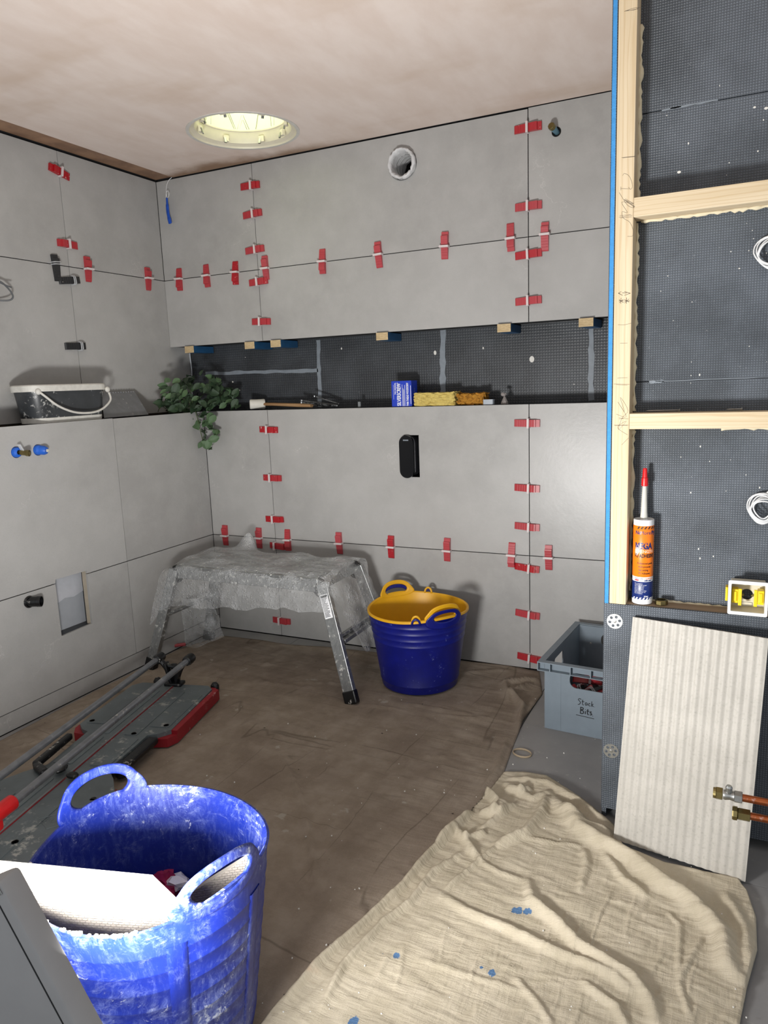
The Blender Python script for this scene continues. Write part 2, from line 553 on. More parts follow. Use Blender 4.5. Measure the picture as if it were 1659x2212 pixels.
def circ(cx, cy, r, n=28, ry=None, ph=0.):
    return [(cx+r*math.cos(ph+k*2*math.pi/n), cy+(ry or r)*math.sin(ph+k*2*math.pi/n)) for k in range(n)]


def rrect(x0, y0, x1, y1, r, n=5):
    out = []
    for cx, cy, a in ((x1-r, y0+r, -90), (x1-r, y1-r, 0), (x0+r, y1-r, 90), (x0+r, y0+r, 180)):
        for k in range(n+1):
            t = math.radians(a+90*k/n); out.append((cx+r*math.cos(t), cy+r*math.sin(t)))
    return out


def rect(x0, y0, x1, y1): return [(x0, y0), (x1, y0), (x1, y1), (x0, y1)]


def spline(pts, n=8, closed=False):
    P = [Vector(p) for p in pts]; m = len(P); out = []
    for i in range(m if closed else m-1):
        p0 = P[(i-1) % m] if (closed or i) else P[0]; p1 = P[i]; p2 = P[(i+1) % m]
        p3 = P[(i+2) % m] if (closed or i+2 < m) else P[-1]
        for k in range(n):
            t = k/n
            out.append(.5*((2*p1)+(p2-p0)*t+(2*p0-5*p1+4*p2-p3)*t*t+(3*p1-p0-3*p2+p3)*t**3))
    if not closed: out.append(P[-1])
    return out


def text_obj(name, s, size, m, parent=None, M=None, bold=0., shear=0., ext=.0002, wrap=None, sx=1.):
    c = bpy.data.curves.new('txt', 'FONT'); c.body = s; c.size = size; c.offset = bold; c.shear = shear; c.extrude = ext
    c.resolution_u = 3
    o = bpy.data.objects.new('txt', c); COL.objects.link(o)
    dg = bpy.context.evaluated_depsgraph_get(); dg.update()
    me = bpy.data.meshes.new_from_object(o.evaluated_get(dg))
    bpy.data.objects.remove(o); bpy.data.curves.remove(c)
    for v in me.vertices:
        p = v.co.copy(); p.x *= sx
        if wrap: p = wrap(p)
        elif M is not None: p = M @ p
        v.co = p
    me.materials.clear(); me.materials.append(m)
    me.name = name
    q = bpy.data.objects.new(name, me); COL.objects.link(q)
    if parent: q.parent = parent
    return q


BACK = Matrix(((1, 0, 0), (0, 0, -1), (0, 1, 0)))       # wall frame: X along wall, Y up, Z out into the room
LEFTW = Matrix(((0, 0, 1), (1, 0, 0), (0, 1, 0)))


def frame(R, p): return Matrix.Translation(Vector(p)) @ R.to_4x4()


# value noise for cloth and crumples
def vnoise(x, y, seed=0):
    r = np.random.default_rng(seed); T = r.random((64, 64))
    xi = np.floor(x).astype(int); yi = np.floor(y).astype(int)
    fx = x-xi; fy = y-yi; fx = fx*fx*(3-2*fx); fy = fy*fy*(3-2*fy)
    g = lambda a, b: T[a % 64, b % 64]
    return (g(xi, yi)*(1-fx)+g(xi+1, yi)*fx)*(1-fy)+(g(xi, yi+1)*(1-fx)+g(xi+1, yi+1)*fx)*fy-.5


def resample(pts, n):
    P = np.array([[p[0], p[1]] for p in pts], float)
    d = np.r_[0, np.cumsum(np.hypot(*np.diff(P, axis=0).T))]
    t = np.linspace(0, d[-1], n)
    return np.c_[np.interp(t, d, P[:, 0]), np.interp(t, d, P[:, 1])]


def coons(top, bot, left, right, nu, nv):
    T = resample(top, nu); B = resample(bot, nu); L = resample(left, nv); R = resample(right, nv)
    u = np.linspace(0, 1, nu)[:, None, None]; v = np.linspace(0, 1, nv)[None, :, None]
    S = (1-v)*T[:, None]+v*B[:, None]+(1-u)*L[None]+u*R[None]
    S -= (1-u)*(1-v)*T[0]+u*(1-v)*T[-1]+(1-u)*v*B[0]+u*v*B[-1]
    return S


def folds(S, lines):
    """height from soft ridges along polylines: (points, width, height, skew)"""
    z = np.zeros(S.shape[:2])
    for pts, wd, h in lines:
        best = np.full(z.shape, 9.); bt = np.zeros(z.shape)
        P = np.array([[p[0], p[1]] for p in pts]); tot = len(P)-1
        for i in range(tot):
            a, b = P[i], P[i+1]; d = b-a
            t = np.clip(((S-a)@d)/(d@d), 0, 1)
            q = np.hypot(*(np.moveaxis(S-a-t[..., None]*d, -1, 0)))
            m = q < best; best = np.where(m, q, best); bt = np.where(m, (i+t)/tot, bt)
        taper = np.clip(np.minimum(bt, 1-bt)*6, 0, 1)**.6
        z += h*taper*np.exp(-(best/wd)**2)
    return z


def px0(*pts, z=0.):
    return [at(x, y, 2, z) for x, y in pts]

# ================================================================== the setting
X1, X2 = .5304, 1.7304
ZU, ZC, ZUB, ZLED, ZJ, ZS = 1.6784, 2.1199, 1.373, 1.0706, .475, .0702
DL, YL, YL2, WST = .1678, -.5523, -.5655, .0995
G = .0017; TH = .0095

DUCT = (1.238, 2.003)
PIPE = (1.832, 2.021)
a_ = at(872, 940, 1, 0); b_ = at(907, 1031, 1, 0)
PLATE = (a_.x, b_.z, b_.x, a_.z)
SUN = (.732, -.330)
REC = (-.930, .268, -.778, .491)         # recess in the lower left wall: y0, z0, y1, z1


def tiles(parent, R, off, rects):
    """stone tiles: off = position of the tile face along the wall normal; each rect (u0,v0,u1,v1,holes,poly)"""
    for rc in rects:
        u0, v0, u1, v1 = rc[:4]; holes = rc[4] if len(rc) > 4 else []
        poly = rc[5] if len(rc) > 5 else rect(u0+G, v0+G, u1-G, v1-G)
        n = Vector(R.col[2])
        MB().prism(poly, TH, frame(R, n*(off-TH)), holes).build('tile', TILE, parent)


# back wall
wb = MB().ab((-.2, .135, 0), (3.4, .2, 2.3)).build('wall_back', BOARDF)
tag(wb, kind='structure')
MB().prism(rect(.0008, ZUB+.004, 3.4, 2.3), .123, frame(BACK, (0, .1345, 0)), [circ(*DUCT, .056)]).build('upper_carcass', GROUT, wb)
MB().prism(rect(.0008, 0, 3.4, ZLED-.002), .123, frame(BACK, (0, .1345, 0)), [rect(PLATE[0]-.004, PLATE[1]-.004, PLATE[2]+.004, PLATE[3]+.004)]).build('lower_carcass', BOARDF, wb)
XE = X2+1.2
tiles(wb, BACK, 0, [(0, ZUB, X1, ZU), (X1, ZUB, X2, ZU), (X2, ZUB, XE, ZU), (0, ZU, X1, ZC-.004),
                    (X1, ZU, X2, ZC-.004, [circ(*DUCT, .0575)]), (X2, ZU, XE, ZC-.001, [circ(*PIPE, .017, 18)]),
                    (DL, .003, X1, ZJ), (X1, .003, X2, ZJ), (X2, .003, XE, ZJ), (DL, ZJ, X1, ZLED),
                    (X1, ZJ, X2, ZLED, [rect(*PLATE)]), (X2, ZJ, XE, ZLED)])
# smears of sealant over the board joints in the niche


def strip(pts, wd, parent, y=.1348, name='sealant'):
    p = [Vector(q) for q in pts]; L = []; Rr = []
    for i, q in enumerate(p):
        d = (p[min(i+1, len(p)-1)]-p[max(i-1, 0)]).normalized(); nn = Vector((-d.z, 0, d.x))
        k = wd*random.uniform(.75, 1.2)/2
        L.append(q+nn*k); Rr.append(q-nn*k)
    poly = [(v.x, v.z) for v in L]+[(v.x, v.z) for v in Rr[::-1]]
    MB().prism(poly, .0012, frame(BACK, (0, y, 0))).build(name, SEAL, parent)


def linept(a, b, n, j=.002):
    a = Vector(a); b = Vector(b)
    return [a.lerp(b, k/n)+Vector((random.uniform(-j, j), 0, random.uniform(-j, j))) for k in range(n+1)]


strip(linept((.738, .1, 1.372), (.728, .1, 1.072), 14), .02, wb)
strip(linept((.09, .1, 1.247), (.728, .1, 1.238), 22), .016, wb)
strip(linept((1.335, .1, 1.378), (1.329, .1, 1.072), 14), .026, wb)
strip(linept((1.935, .1, 1.372), (1.938, .1, 1.072), 14), .02, wb)
for px_, py_, r_ in ((940, 762, .006), (1149, 776, .010), (503, 825, .004), (738, 753, .003), (1240, 830, .002), (1044, 752, .003), (518, 843, .002), (530, 772, .0015)):
    q = at(px_, py_, 1, .1345)
    MB().prism(circ(q.x, q.z, r_, 9, r_*random.uniform(.8, 1.8)), .0015, frame(BACK, (0, .1346, 0))).build('plaster_splash', PLASTERBIT, wb)

# left wall
wl = MB().ab((-.2, -3.3, ZLED-.03), (-.0102, .135, 2.3)).build('wall_left', GROUT)
tag(wl, kind='structure')
MB().prism(rect(-3.3, 0, .0, ZLED-.003), .15, frame(LEFTW, (DL-TH-.0005-.15, 0, 0)), [rect(REC[0]-.002, REC[1]-.004, REC[2]+.03, REC[3]+.004)]).build('lower_carcass', BOARDF, wl)
MB().prism(rect(-3.3, ZLED-.012, .0, ZLED-.003), .155, frame(LEFTW, (-.006, 0, 0))).build('ledge_top', SILLW, wl)
tiles(wl, LEFTW, 0, [(YL, ZLED, .134, ZU), (YL-1.2, ZLED, YL, ZU), (YL-2.4, ZLED, YL-1.2, ZU),
                     (YL, ZU, -.0005, ZC-.004), (YL-1.2, ZU, YL, ZC-.004), (YL-2.4, ZU, YL-1.2, ZC-.004)])
BPIPES = [at(35, 977, 0, DL), at(82, 972, 0, DL)]
WASTE = at(62, 1300, 0, DL)
r4 = REC
notch_lo = [(YL2-1.2+G, ZS+G), (YL2-G, ZS+G), (YL2-G, ZJ-G), (r4[2], ZJ-G), (r4[2]-.002, r4[1]+.004), (r4[0], r4[1]), (r4[0], ZJ-G), (YL2-1.2+G, ZJ-G)]
notch_hi = [(YL2-1.2+G, ZJ+G), (r4[0], ZJ+G), (r4[0]+.002, r4[3]), (r4[2], r4[3]-.003), (r4[2], ZJ+G), (YL2-G, ZJ+G), (YL2-G, ZLED), (YL2-1.2+G, ZLED)]
tiles(wl, LEFTW, DL, [(YL2, ZS, -.0005, ZJ), (YL2, ZJ, -.0005, ZLED),
                      (0, 0, 0, 0, [circ(WASTE.y, WASTE.z, .021, 18)], notch_lo),
                      (0, 0, 0, 0, [circ(p.y, p.z, .0205, 18) for p in BPIPES], notch_hi),
                      (YL2-2.4, ZS, YL2-1.2, ZJ), (YL2-2.4, ZJ, YL2-1.2, ZLED)])
bl = MB().prism(rect(-3.3, .003, -.0005, ZS-.002), TH, frame(LEFTW, (DL-TH-.001, 0, 0))).build('baseboard_left', TILE)
tag(bl, kind='structure')
# recess lining: white cistern panel, timber batten at the right, bevelled tile edge
MB().ab((.07, r4[0]-.0018, r4[1]-.0035), (.098, r4[2]+.029, r4[3]+.0035)).build('recess_panel', plain('grey_recess_panel', '#a7abb1', .6, var=.06), wl)
MB().prism([(r4[0]+.0, r4[3]), (r4[2]+.028, r4[3]), (r4[2]+.028, r4[1]+.125), (r4[2]-.02, r4[1]+.113), (r4[0]+.09, r4[1]+.120), (r4[0]+.06, r4[1]+.110), (r4[0]+.0, r4[1]+.118)], .003, frame(LEFTW, (.0985, 0, 0))).build('recess_card', plain('torn_grey_card', '#c3c5cb', .7, var=.1), wl)
MB().ab((DL-.034, r4[2]+.003, r4[1]-.002), (DL-TH-.002, r4[2]+.029, r4[3])).build('recess_batten', plain('pale_batten', '#b5aa98', .7), wl)

# ceiling
cl = MB().prism(rect(WST+.003, -3.5, 3.4, -.003), .04, Matrix.Translation((0, 0, ZC)), [circ(*SUN, .199, 64)]).build('ceiling', PLASTER)
tag(cl, kind='structure')
t1 = MB().ab((.001, -3.3, ZC+.004), (WST, -.0005, ZC+.04)).build('trim_1', DAMP)
tag(t1, kind='structure')

# floor
fl = MB().ab((-.2, -3.3, -.05), (3.5, .2, -.011)).build('floor', GROUT)
tag(fl, kind='structure')
YF = at(1150, 1566, 2, 0).y
XF = .63
for i in range(-1, 3):
    for j in range(-1, 5):
        x0, x1 = XF+1.2*i, XF+1.2*(i+1); y1, y0 = YF-.6*j, YF-.6*(j+1)
        x0, x1, y0, y1 = max(x0, DL), min(x1, 3.5), max(y0, -3.3), min(y1, -.0)
        if x1-x0 > .02 and y1-y0 > .02:
            MB().ab((x0+.0012, y0+.0012, -.011), (x1-.0012, y1-.0012, 0)).build('tile', FLOORT, fl)

# the half-boarded stud partition at the right
PY, PB = -.936, -.873
wr = MB().ab((2.1775, PB+.0125, 0), (3.4, PB+.03, ZC)).build('wall_right', BOARDF)
tag(wr, kind='structure')
zj1 = at(1500, 226, 1, PB).z; zj2 = at(1500, 821, 1, PB).z
for z0, z1 in ((0, zj2-.0012), (zj2+.0012, zj1-.0012), (zj1+.0012, ZC)):
    MB().ab((2.1775, PB, z0), (3.4, PB+.012, z1)).build('board_panel', BOARD, wr)
MB().ab((2.1655, PY, .03), (3.4, PY+.010, .5975)).build('board_panel', BOARD, wr)
MB().ab((2.1655, PY+.0101, .0), (2.177, PB+.03, .5975)).build('board_panel', BOARD, wr)
MB().ab((2.1668, PY+.001, .598), (2.1762, PB+.03, ZC)).build('foam_edge', BLUEFOAM, wr)
MB().ab((2.1655, PY, .598), (2.1667, PB+.03, ZC)).build('board_skin', BOARD, wr)
MB().ab((2.1763, PY+.0004, .598), (2.1773, PB-.001, ZC)).build('board_skin', BOARD, wr)
stud = MB().ab((2.1785, PY+.001, .5982), (2.2185, PB-.0005, ZC), .0012).build('stud', WOODZ, wr)
MB().ab((2.2187, PY+.0015, 1.5245), (3.4, PB-.0005, 1.567), .0012).build('noggin', WOODX, wr)
MB().ab((2.2187, PY+.0015, 1.0385), (3.4, PB-.0005, 1.0758), .0012).build('noggin', WOODX, wr)
MB().ab((2.1785, PY+.0105, .555), (3.4, PB-.0005, .5978), .0008).build('sill_plate', SILLW, wr)


def bead(p0, p1, n, r, jr, nm='foam_bead'):
    P = []; R = []
    for k in range(n+1):
        q = Vector(p0).lerp(Vector(p1), k/n)
        P.append(q+Vector((random.uniform(-.0012, .0012), 0, random.uniform(-.0012, .0012)))); R.append(max(.001, r*(1+random.uniform(-jr, jr))))
    MB().tube(P, R, 7).build(nm, FOAM, wr, smooth='all')


bead((2.2205, PB-.004, .62), (2.2205, PB-.004, 1.036), 44, .0042, .6)
bead((2.2205, PB-.004, 1.08), (2.2205, PB-.004, 1.52), 46, .0046, .6)
bead((2.2205, PB-.004, 1.57), (2.2205, PB-.004, 1.95), 40, .0045, .7)
bead((2.23, PB-.006, 1.5235), (2.75, PB-.006, 1.5235), 60, .005, .6)
bead((2.42, PB-.03, 1.0375), (2.75, PB-.03, 1.0375), 34, .0045, .7)
bead((2.20, PB-.004, 1.0165), (2.2225, PB-.004, 1.032), 5, .008, .3)
bead((2.26, PB-.003, .5985), (2.75, PB-.003, .5985), 60, .003, .7)
# sealant lines in the board joints
for za, x0, x1 in ((zj1, 2.268, 2.385), (zj1, 2.2865, 2.31), (zj2, 2.255, 2.29), (zj2, 2.27, 2.6), (zj2-.003, 2.256, 2.285)):
    strip(linept((x0, 0, za), (x1, 0, za+.0015), 10, .0006), .0035 if x1-x0 < .2 else .0016, wr, PB+.0002)
for _ in range(46):                       # flecks of plaster thrown on the boards
    x = random.uniform(2.24, 2.6); z = random.uniform(.7, 1.85)
    r = random.choice((.0007, .0009, .0012, .0016))
    MB().prism(circ(x, z, r, 6, r*random.uniform(.6, 2)), .0006, frame(BACK, (0, PB-.0001, 0))).build('plaster_fleck', PLASTERBIT, wr)
for px_, py_, r_ in ((1467, 372, .0042), (1630, 232, .003), (1655, 234, .004), (1597, 580, .002)):
    q = at(px_, py_, 1, PB)
    MB().prism(circ(q.x, q.z, r_, 8, r_*.7), .001, frame(BACK, (0, PB-.0001, 0))).build('plaster_fleck', PLASTERBIT, wr)


def washer(px_, py_):
    c = at(px_, py_, 1, PY)
    holes = [circ(.0122*math.cos(a), .0122*math.sin(a), .0038, 12) for a in [math.radians(60*k+12) for k in range(6)]]
    o = MB().prism(circ(0, 0, .0195, 36), .0009, None, holes).build('washer', STEEL, wr)
    o.matrix_world = frame(BACK, (c.x, PY-.0002, c.z))
    o['label'] = 'galvanised disc washer with six holes'
    MB().lathe([(.0042, .0009), (.0042, .0016), (.0022, .0019), (.0018, .0012)], 14).build('screw_head', STEEL, o)


washer(1328, 1342); washer(1320, 1622)


# pencil and pen marks on the stud face: thin flat strokes
def stroke_mesh(mb, pts, r, R=None):
    mb.tube(pts, r, 5)


def stud_marks(segs, r, m, nm):
    mb = MB()
    for s in segs:
        P = [at(1280+x/4.377, y0+y/4.377, 1, PY+.0008) for (x, y), y0 in s]
        mb.tube(spline(P, 4) if len(P) > 2 else P, r, 4)
    mb.build(nm, m, stud)


def S1(*p): return [(q, 0.) for q in p]
def S2(*p): return [(q, 480.) for q in p]


stud_marks([S2((243, 672), (272, 655)), S2((243, 672), (285, 692)), S2((243, 672), (262, 678)), S2((300, 655), (357, 672)), S2((300, 692), (357, 672)), S2((280, 668), (325, 668)),
            S2((250, 732), (292, 760)), S2((292, 728), (252, 762)), S2((270, 715), (266, 770)), S2((248, 745), (294, 742)),
            S2((300, 730), (346, 756)), S2((345, 725), (302, 765)), S2((322, 712), (320, 770)), S2((300, 745), (353, 744))], .00042, INK, 'pen_mark')
stud_marks([S1((285, 1660), (300, 1640), (335, 1655), (360, 1690), (378, 1760), (360, 1790), (340, 1770)), S1((265, 1782), (345, 1786)), S1((268, 1765), (268, 1800)),
            S1((252, 1820), (330, 1940), (395, 1960), (300, 1890), (385, 1930), (275, 1910), (330, 2010), (280, 2000), (290, 2060), (350, 2100), (382, 2170), (380, 2230), (330, 2235)),
            S1((300, 1885), (400, 1955)), S1((310, 1880), (390, 1925)), S1((250, 2055), (375, 2035)), S1((262, 2062), (370, 2050)), S1((255, 2040), (360, 2028)),
            S1((275, 1490), (412, 1476)), S1((285, 1493), (400, 1480)), S1((300, 108), (385, 78), (462, 70)), S1((312, 106), (430, 84)), S1((330, 100), (400, 92), (440, 72)),
            S2((240, 968), (300, 970), (365, 955)), S2((260, 1145), (330, 1143)), S2((200, 1530), (350, 1533)), S2((225, 1536), (330, 1540)), S2((235, 1475), (330, 1470)),
            S2((225, 1815), (320, 1840), (240, 1700), (300, 1790), (262, 1655), (335, 1780), (280, 1850), (245, 1960), (320, 1880), (235, 1940), (330, 2010)),
            S2((200, 1918), (340, 1918)), S2((210, 1923), (330, 1921)), S2((250, 1860), (300, 1855)), S2((340, 1860), (250, 1850)), S2((275, 2105), (340, 2040))], .00028, PENCIL, 'pencil_mark')

# ================================================================== fixed fittings
# light tunnel in the ceiling
t = thing('light_tunnel', 'round light tunnel with a cream ring glowing in the ceiling corner', 'skylight', (SUN[0], SUN[1], ZC))
MB().lathe([(.211, .001), (.211, -.0025), (.1985, -.0025), (.1985, .001)], 64, None, False, False).build('outer_ring', plain('grey_ring', '#c9c6c0', .6), t, smooth=True)
mb = MB().lathe([(.1987, -.002), (.196, .004), (.180, .012), (.1725, .03), (.170, .05), (.166, .052), (.166, .056), (.1985, .056)], 64, None, False, False)
mb.build('inner_ring', OFFWHITE, t, smooth=True)
for a in (-160, -118, -80, -30, 20, 60, 150, 100):
    r = .170
    R = Matrix.Rotation(math.radians(a), 3, 'Z')
    o = MB().box(R @ Vector((r-.006, 0, .02)), (.012, .022, .022), R, .001).build('clip_block', OFFWHITE, t)
    MB().box(R @ Vector((r-.013, .006, .012)), (.006, .010, .022), R @ Matrix.Rotation(.3, 3, 'Y'), .001).build('clip_screw', STEEL, o)
SEAMC = plain('olive_seam', '#8d917c', .6)
lin = MB()
P = []
for k in range(97):
    a = k*2*math.pi/96
    rr = .168
    P.append([(rr*math.cos(a)+.0012*math.sin(9*a), rr*math.sin(a)+.0012*math.cos(7*a), z) for z in (.056, .2, .35, .5, .62)])
lin.grid(P).build('tunnel_lining', TUBE, t, smooth='all')
for a0, a1, z0, z1 in ((155, 137, .19, .06), (152, 135, .19, .06), (97, 108, .19, .06), (133, 126, .06, .112), (117, 124, .06, .112), (130, 125.6, .06, .095), (120, 124.4, .06, .095), (166, 172, .19, .06), (178, 181, .19, .07), (86, 84, .19, .06), (75, 79, .19, .06), (143, 142, .12, .19)):
    pts = [(.1672*math.cos(math.radians(a0+(a1-a0)*k/10)), .1672*math.sin(math.radians(a0+(a1-a0)*k/10)), z0+(z1-z0)*k/10) for k in range(11)]
    MB().tube(pts, .0011, 5).build('lining_seam', SEAMC, t)
MB().lathe([(.001, .60), (.168, .60)], 48, None, False, False).build('daylight_diffuser', SKYGLOW, t)

# extract duct collar
t = thing('duct_collar', 'white flexible extract duct collar poking from the upper wall tile', 'duct', (DUCT[0], 0, DUCT[1]))
P = []
for k in range(40):
    a = k*2*math.pi/40; row = []
    for i, (r, y) in enumerate(((.055, .11), (.055, .03), (.0555, .0), (.0565, -.018), (.054, -.026), (.048, -.024), (.0445, -.016), (.042, .0), (.043, .05), (.045, .12))):
        q = r+(random.uniform(-.0035, .0035) if 3 <= i <= 7 else random.uniform(-.0015, .0015))
        row.append((q*math.cos(a), y, q*math.sin(a)))
    P.append(row)
MB().grid(P, True).build('collar', plain('white_duct_film', '#cfcfd0', .45, var=.12, scale=70, bump=.004), t, smooth='all')
pts = [(.043*math.cos(a)*(1+.02*math.sin(5*a)), .02+.0045*a, .043*math.sin(a)) for a in [k*.35 for k in range(60)]]
MB().tube(pts, .0011, 5).build('wire_coil', STEEL, t)
MB().tube([(.058*math.cos(a), -.01, .060*math.sin(a)) for a in [math.radians(200+k*8) for k in range(16)]], .0008, 4).build('wire_loop', CABLEG, t)
MB().lathe([(.001, .0), (.047, .0)], 30, frame(BACK, (0, .125, 0)), False, False).build('duct_back', DARKHOLE, t)

# capped pipe stub, upper right
t = thing('pipe_stub', 'brass capped pipe stub poking through the upper right tile', 'pipe', (PIPE[0], 0, PIPE[1]))
d = Vector((-.25, -1, .28)).normalized(); Rm = d.to_track_quat('Z', 'Y').to_matrix()
MB().lathe([(.0165, 0), (.0165, .001), (.0125, .001), (.0125, 0)], 20, frame(BACK, (0, .0005, 0)), False, False).build('hole_edge', DARKHOLE, t)
MB().lathe([(.010, -.01), (.010, .02), (.0115, .02), (.0115, .03)], 16, frame(Rm, (0, .004, 0))).build('pipe', plain('blue_grey_pipe', '#5f8292', .35, .4), t, smooth=True)
MB().lathe([(.0115, .03), (.0125, .032), (.0125, .044), (.0112, .046)], 8, frame(Rm, (0, .004, 0))).build('cap', BRASS, t)

# concealed valve box
px0_, pz0, px1_, pz1 = PLATE
cx = px0_+.022; cz = (pz0+pz1)/2
t = thing('valve_box', 'tall black rounded valve box in a slot in the middle of the lower wall', 'valve', (cx, 0, cz))
hh = (pz1-pz0)/2
MB().prism(rrect(-.031, -hh+.004, .031, hh-.002, .030, 8), .052, frame(BACK, (0, .045, 0))).build('body', plain('charcoal_plastic', '#2b2c30', .4), t, smooth=True)
MB().prism(rrect(-.032, -hh-.002, .032, hh, .0315, 8), .014, frame(BACK, (-.004, -.006, 0))).build('cover', BLACKGLOSS, t, smooth=True)
MB().prism(rect(-.013, hh-.022, .011, hh-.017), .0004, frame(BACK, (-.004, -.0202, 0))).build('sticker', SEAL, t)

# pipes on the left wall
for i, p in enumerate(BPIPES):
    lab = ('blue capped pipe stub with a clear clip and brass olive, further left of the two', 'blue capped pipe stub, nearer the corner of the two on the left wall')[i]
    t = thing('pipe_stub', lab, 'pipe', (DL, p.y, p.z), None, 'blue pipe stubs in the left wall')
    MX = Matrix(((0, 0, 1), (1, 0, 0), (0, 1, 0)))
    MB().lathe([(.0185, -.05), (.0185, .004), (.0165, .010), (.0085, .014), (.008, .008)], 22, frame(MX, (0, 0, 0))).build('sleeve', PIPEBLUE, t, smooth=True)
    d = Vector((1, .35, -.12)).normalized(); Rm = d.to_track_quat('Z', 'Y').to_matrix()
    if i == 0:
        MB().lathe([(.0095, .0), (.0095, .034), (.0115, .034), (.0115, .046), (.006, .048)], 8, frame(Rm, (0, .004, 0))).build('olive', BRASS, t)
        MB().box((.02, .006, .014), (.014, .006, .032), Matrix.Rotation(.5, 3, 'X'), .002).build('clear_clip', CLEARLOOP, t)
    else:
        MB().lathe([(.017, .0), (.0165, .022), (.012, .03), (.0095, .03)], 18, frame(Rm, (0, .004, 0))).build('dome', PIPEBLUE, t, smooth=True)
        MB().lathe([(.006, .02), (.006, .034)], 6, frame(Rm, (0, .006, 0))).build('pipe', OFFWHITE, t)

t = thing('waste_pipe', 'short black plaster-splashed waste pipe in the lower left wall', 'pipe', (DL, WASTE.y, WASTE.z))
d = Vector((1, .55, -.02)).normalized(); Rm = d.to_track_quat('Z', 'Y').to_matrix()
MB().lathe([(.0185, -.02), (.0185, .030), (.0195, .031), (.0195, .045), (.0165, .045), (.0165, .01)], 24, frame(Rm, (0, 0, 0)), True, True).build('pipe', BLACKP, t, smooth=True)
MB().lathe([(.0205, -.002), (.0225, .004), (.019, .010)], 20, frame(Matrix(((0, 0, 1), (1, 0, 0), (0, 1, 0))), (0, 0, 0)), False, False).build('sleeve', BLACKP, t, smooth=True)

# pull cord tied up in blue tape, corner of the ceiling
c0 = at(371, 383, 1, -.006)
t = thing('pull_cord', 'white pull cord bundled in blue tape in the ceiling corner', 'cord', (c0.x, -.006, ZC))
MB().tube(spline([(0, 0, 0), (-.014, -.006, -.012), (-.024, -.010, -.032), (-.028, -.012, -.062), (-.026, -.012, -.085)], 6), .0013, 6).build('cord', WHITEP, t)
MB().tube(spline([(-.033, -.012, -.084), (-.026, -.014, -.064), (-.016, -.016, -.058), (-.010, -.016, -.068), (-.016, -.014, -.082), (-.022, -.012, -.086)], 6), .0012, 6).build('cord_loop', WHITEP, t)
MB().tube(spline([(-.028, -.012, -.086), (-.029, -.012, -.11), (-.028, -.013, -.15), (-.022, -.012, -.188), (-.020, -.011, -.198)], 5), [.0052]*6+[.008]*7+[.0095]*6+[.006, .004], 9, False, (1, .55)).build('tape', BLUETAPE, t, smooth=True)

# cable loop at the left edge of the upper left wall
c0 = at(-8, 628, 0, .0)
t = thing('cable', 'grey cable end looping out of the left wall at the left edge', 'cable', (0, c0.y, c0.z))
MB().tube(spline([(.002, -.02, .035), (.03, -.005, .03), (.042, .018, .005), (.046, .030, -.02), (.038, .022, -.034), (.02, -.005, -.036), (.004, -.03, -.028)], 8), .0032, 7).build('loop', CABLEG, t, smooth=True)
MB().tube(spline([(.03, -.006, .026), (.045, .012, .014), (.05, .026, .010)], 6), .0028, 7).build('tail', CABLEG, t, smooth=True)

# white cable hanging inside the niche
p0 = at(409, 752, 1, .10); p1 = at(412, 812, 1, .10)
o = MB().tube(spline([(p0.x, .10, ZUB+.006), (p0.x, .10, 1.33), (p1.x+.004, .105, 1.26), (p1.x, .10, 1.18), (p1.x+.01, .09, 1.071)], 8), .0032, 7).build('cable', plain('pale_grey_cable', '#b5bac0', .5), None, smooth=True)
tag(o, 'pale grey cable hanging down the left end of the niche behind the plant', 'cable')

# coiled cables at the right edge


def coil(px_, py_, label, rx, rz, n, up):
    c = at(px_, py_, 1, PB-.012)
    t = thing('cable_coil', label, 'cable', (c.x, PB-.012, c.z), None, 'white cable coils on the partition')
    rr = random.Random(px_)
    for k in range(n):
        f = 1-.07*k+rr.uniform(-.03, .03); a0 = rr.uniform(-.15, .15)
        pts = []
        for j in range(28):
            a = j*2*math.pi/28
            x = rx*f*math.cos(a); z = rz*f*math.sin(a)
            if z < 0: x *= 1-.18*abs(z/rz)
            pts.append((x+.003*math.sin(2*a+k), -.003*k+.003*math.sin(a*3+k), z+a0*x*.4))
        MB().tube(pts, .0017, 6, True).build('loop', WHITEP, t, smooth=True)
    MB().tube(spline([(-rx*.1, -.002, rz*.9), (rx*.35, .001, rz*1.15), (rx*.6, .003, rz*1.4+up)], 6), .0024, 6).build('tail', WHITEP, t, smooth=True)


coil(1672, 545, 'white cable coil at the right edge, upper of the two, below the top noggin', .040, .036, 5, .02)
coil(1648, 1099, 'white cable coil at the right edge, lower of the two, above the pattress box', .034, .038, 7, .04)

# screws lying on the lower noggin
for px_, py_, ln, lab in ((1428, 886, .075, 'long screw lying on the lower noggin, nearer the stud of the two'), (1562, 884, .032, 'short screw on the lower noggin, further from the stud of the two')):
    p = at(px_+30, py_, 1, PB-.02)
    o = MB().lathe([(.0005, 0), (.0016, .006), (.0016, ln*.5), (.0022, ln*.52), (.0016, ln*.54), (.0016, ln-.004), (.0045, ln), (.0042, ln+.0012)], 8, frame(Matrix.Rotation(math.pi/2, 3, 'Y'), (0, 0, 0))).build('screw', STEEL, None, smooth=True)
    o.location = (p.x-ln+.01, PB-.02, 1.0758+.0046)
    tag(o, lab, 'screw', 'screws on the lower noggin')

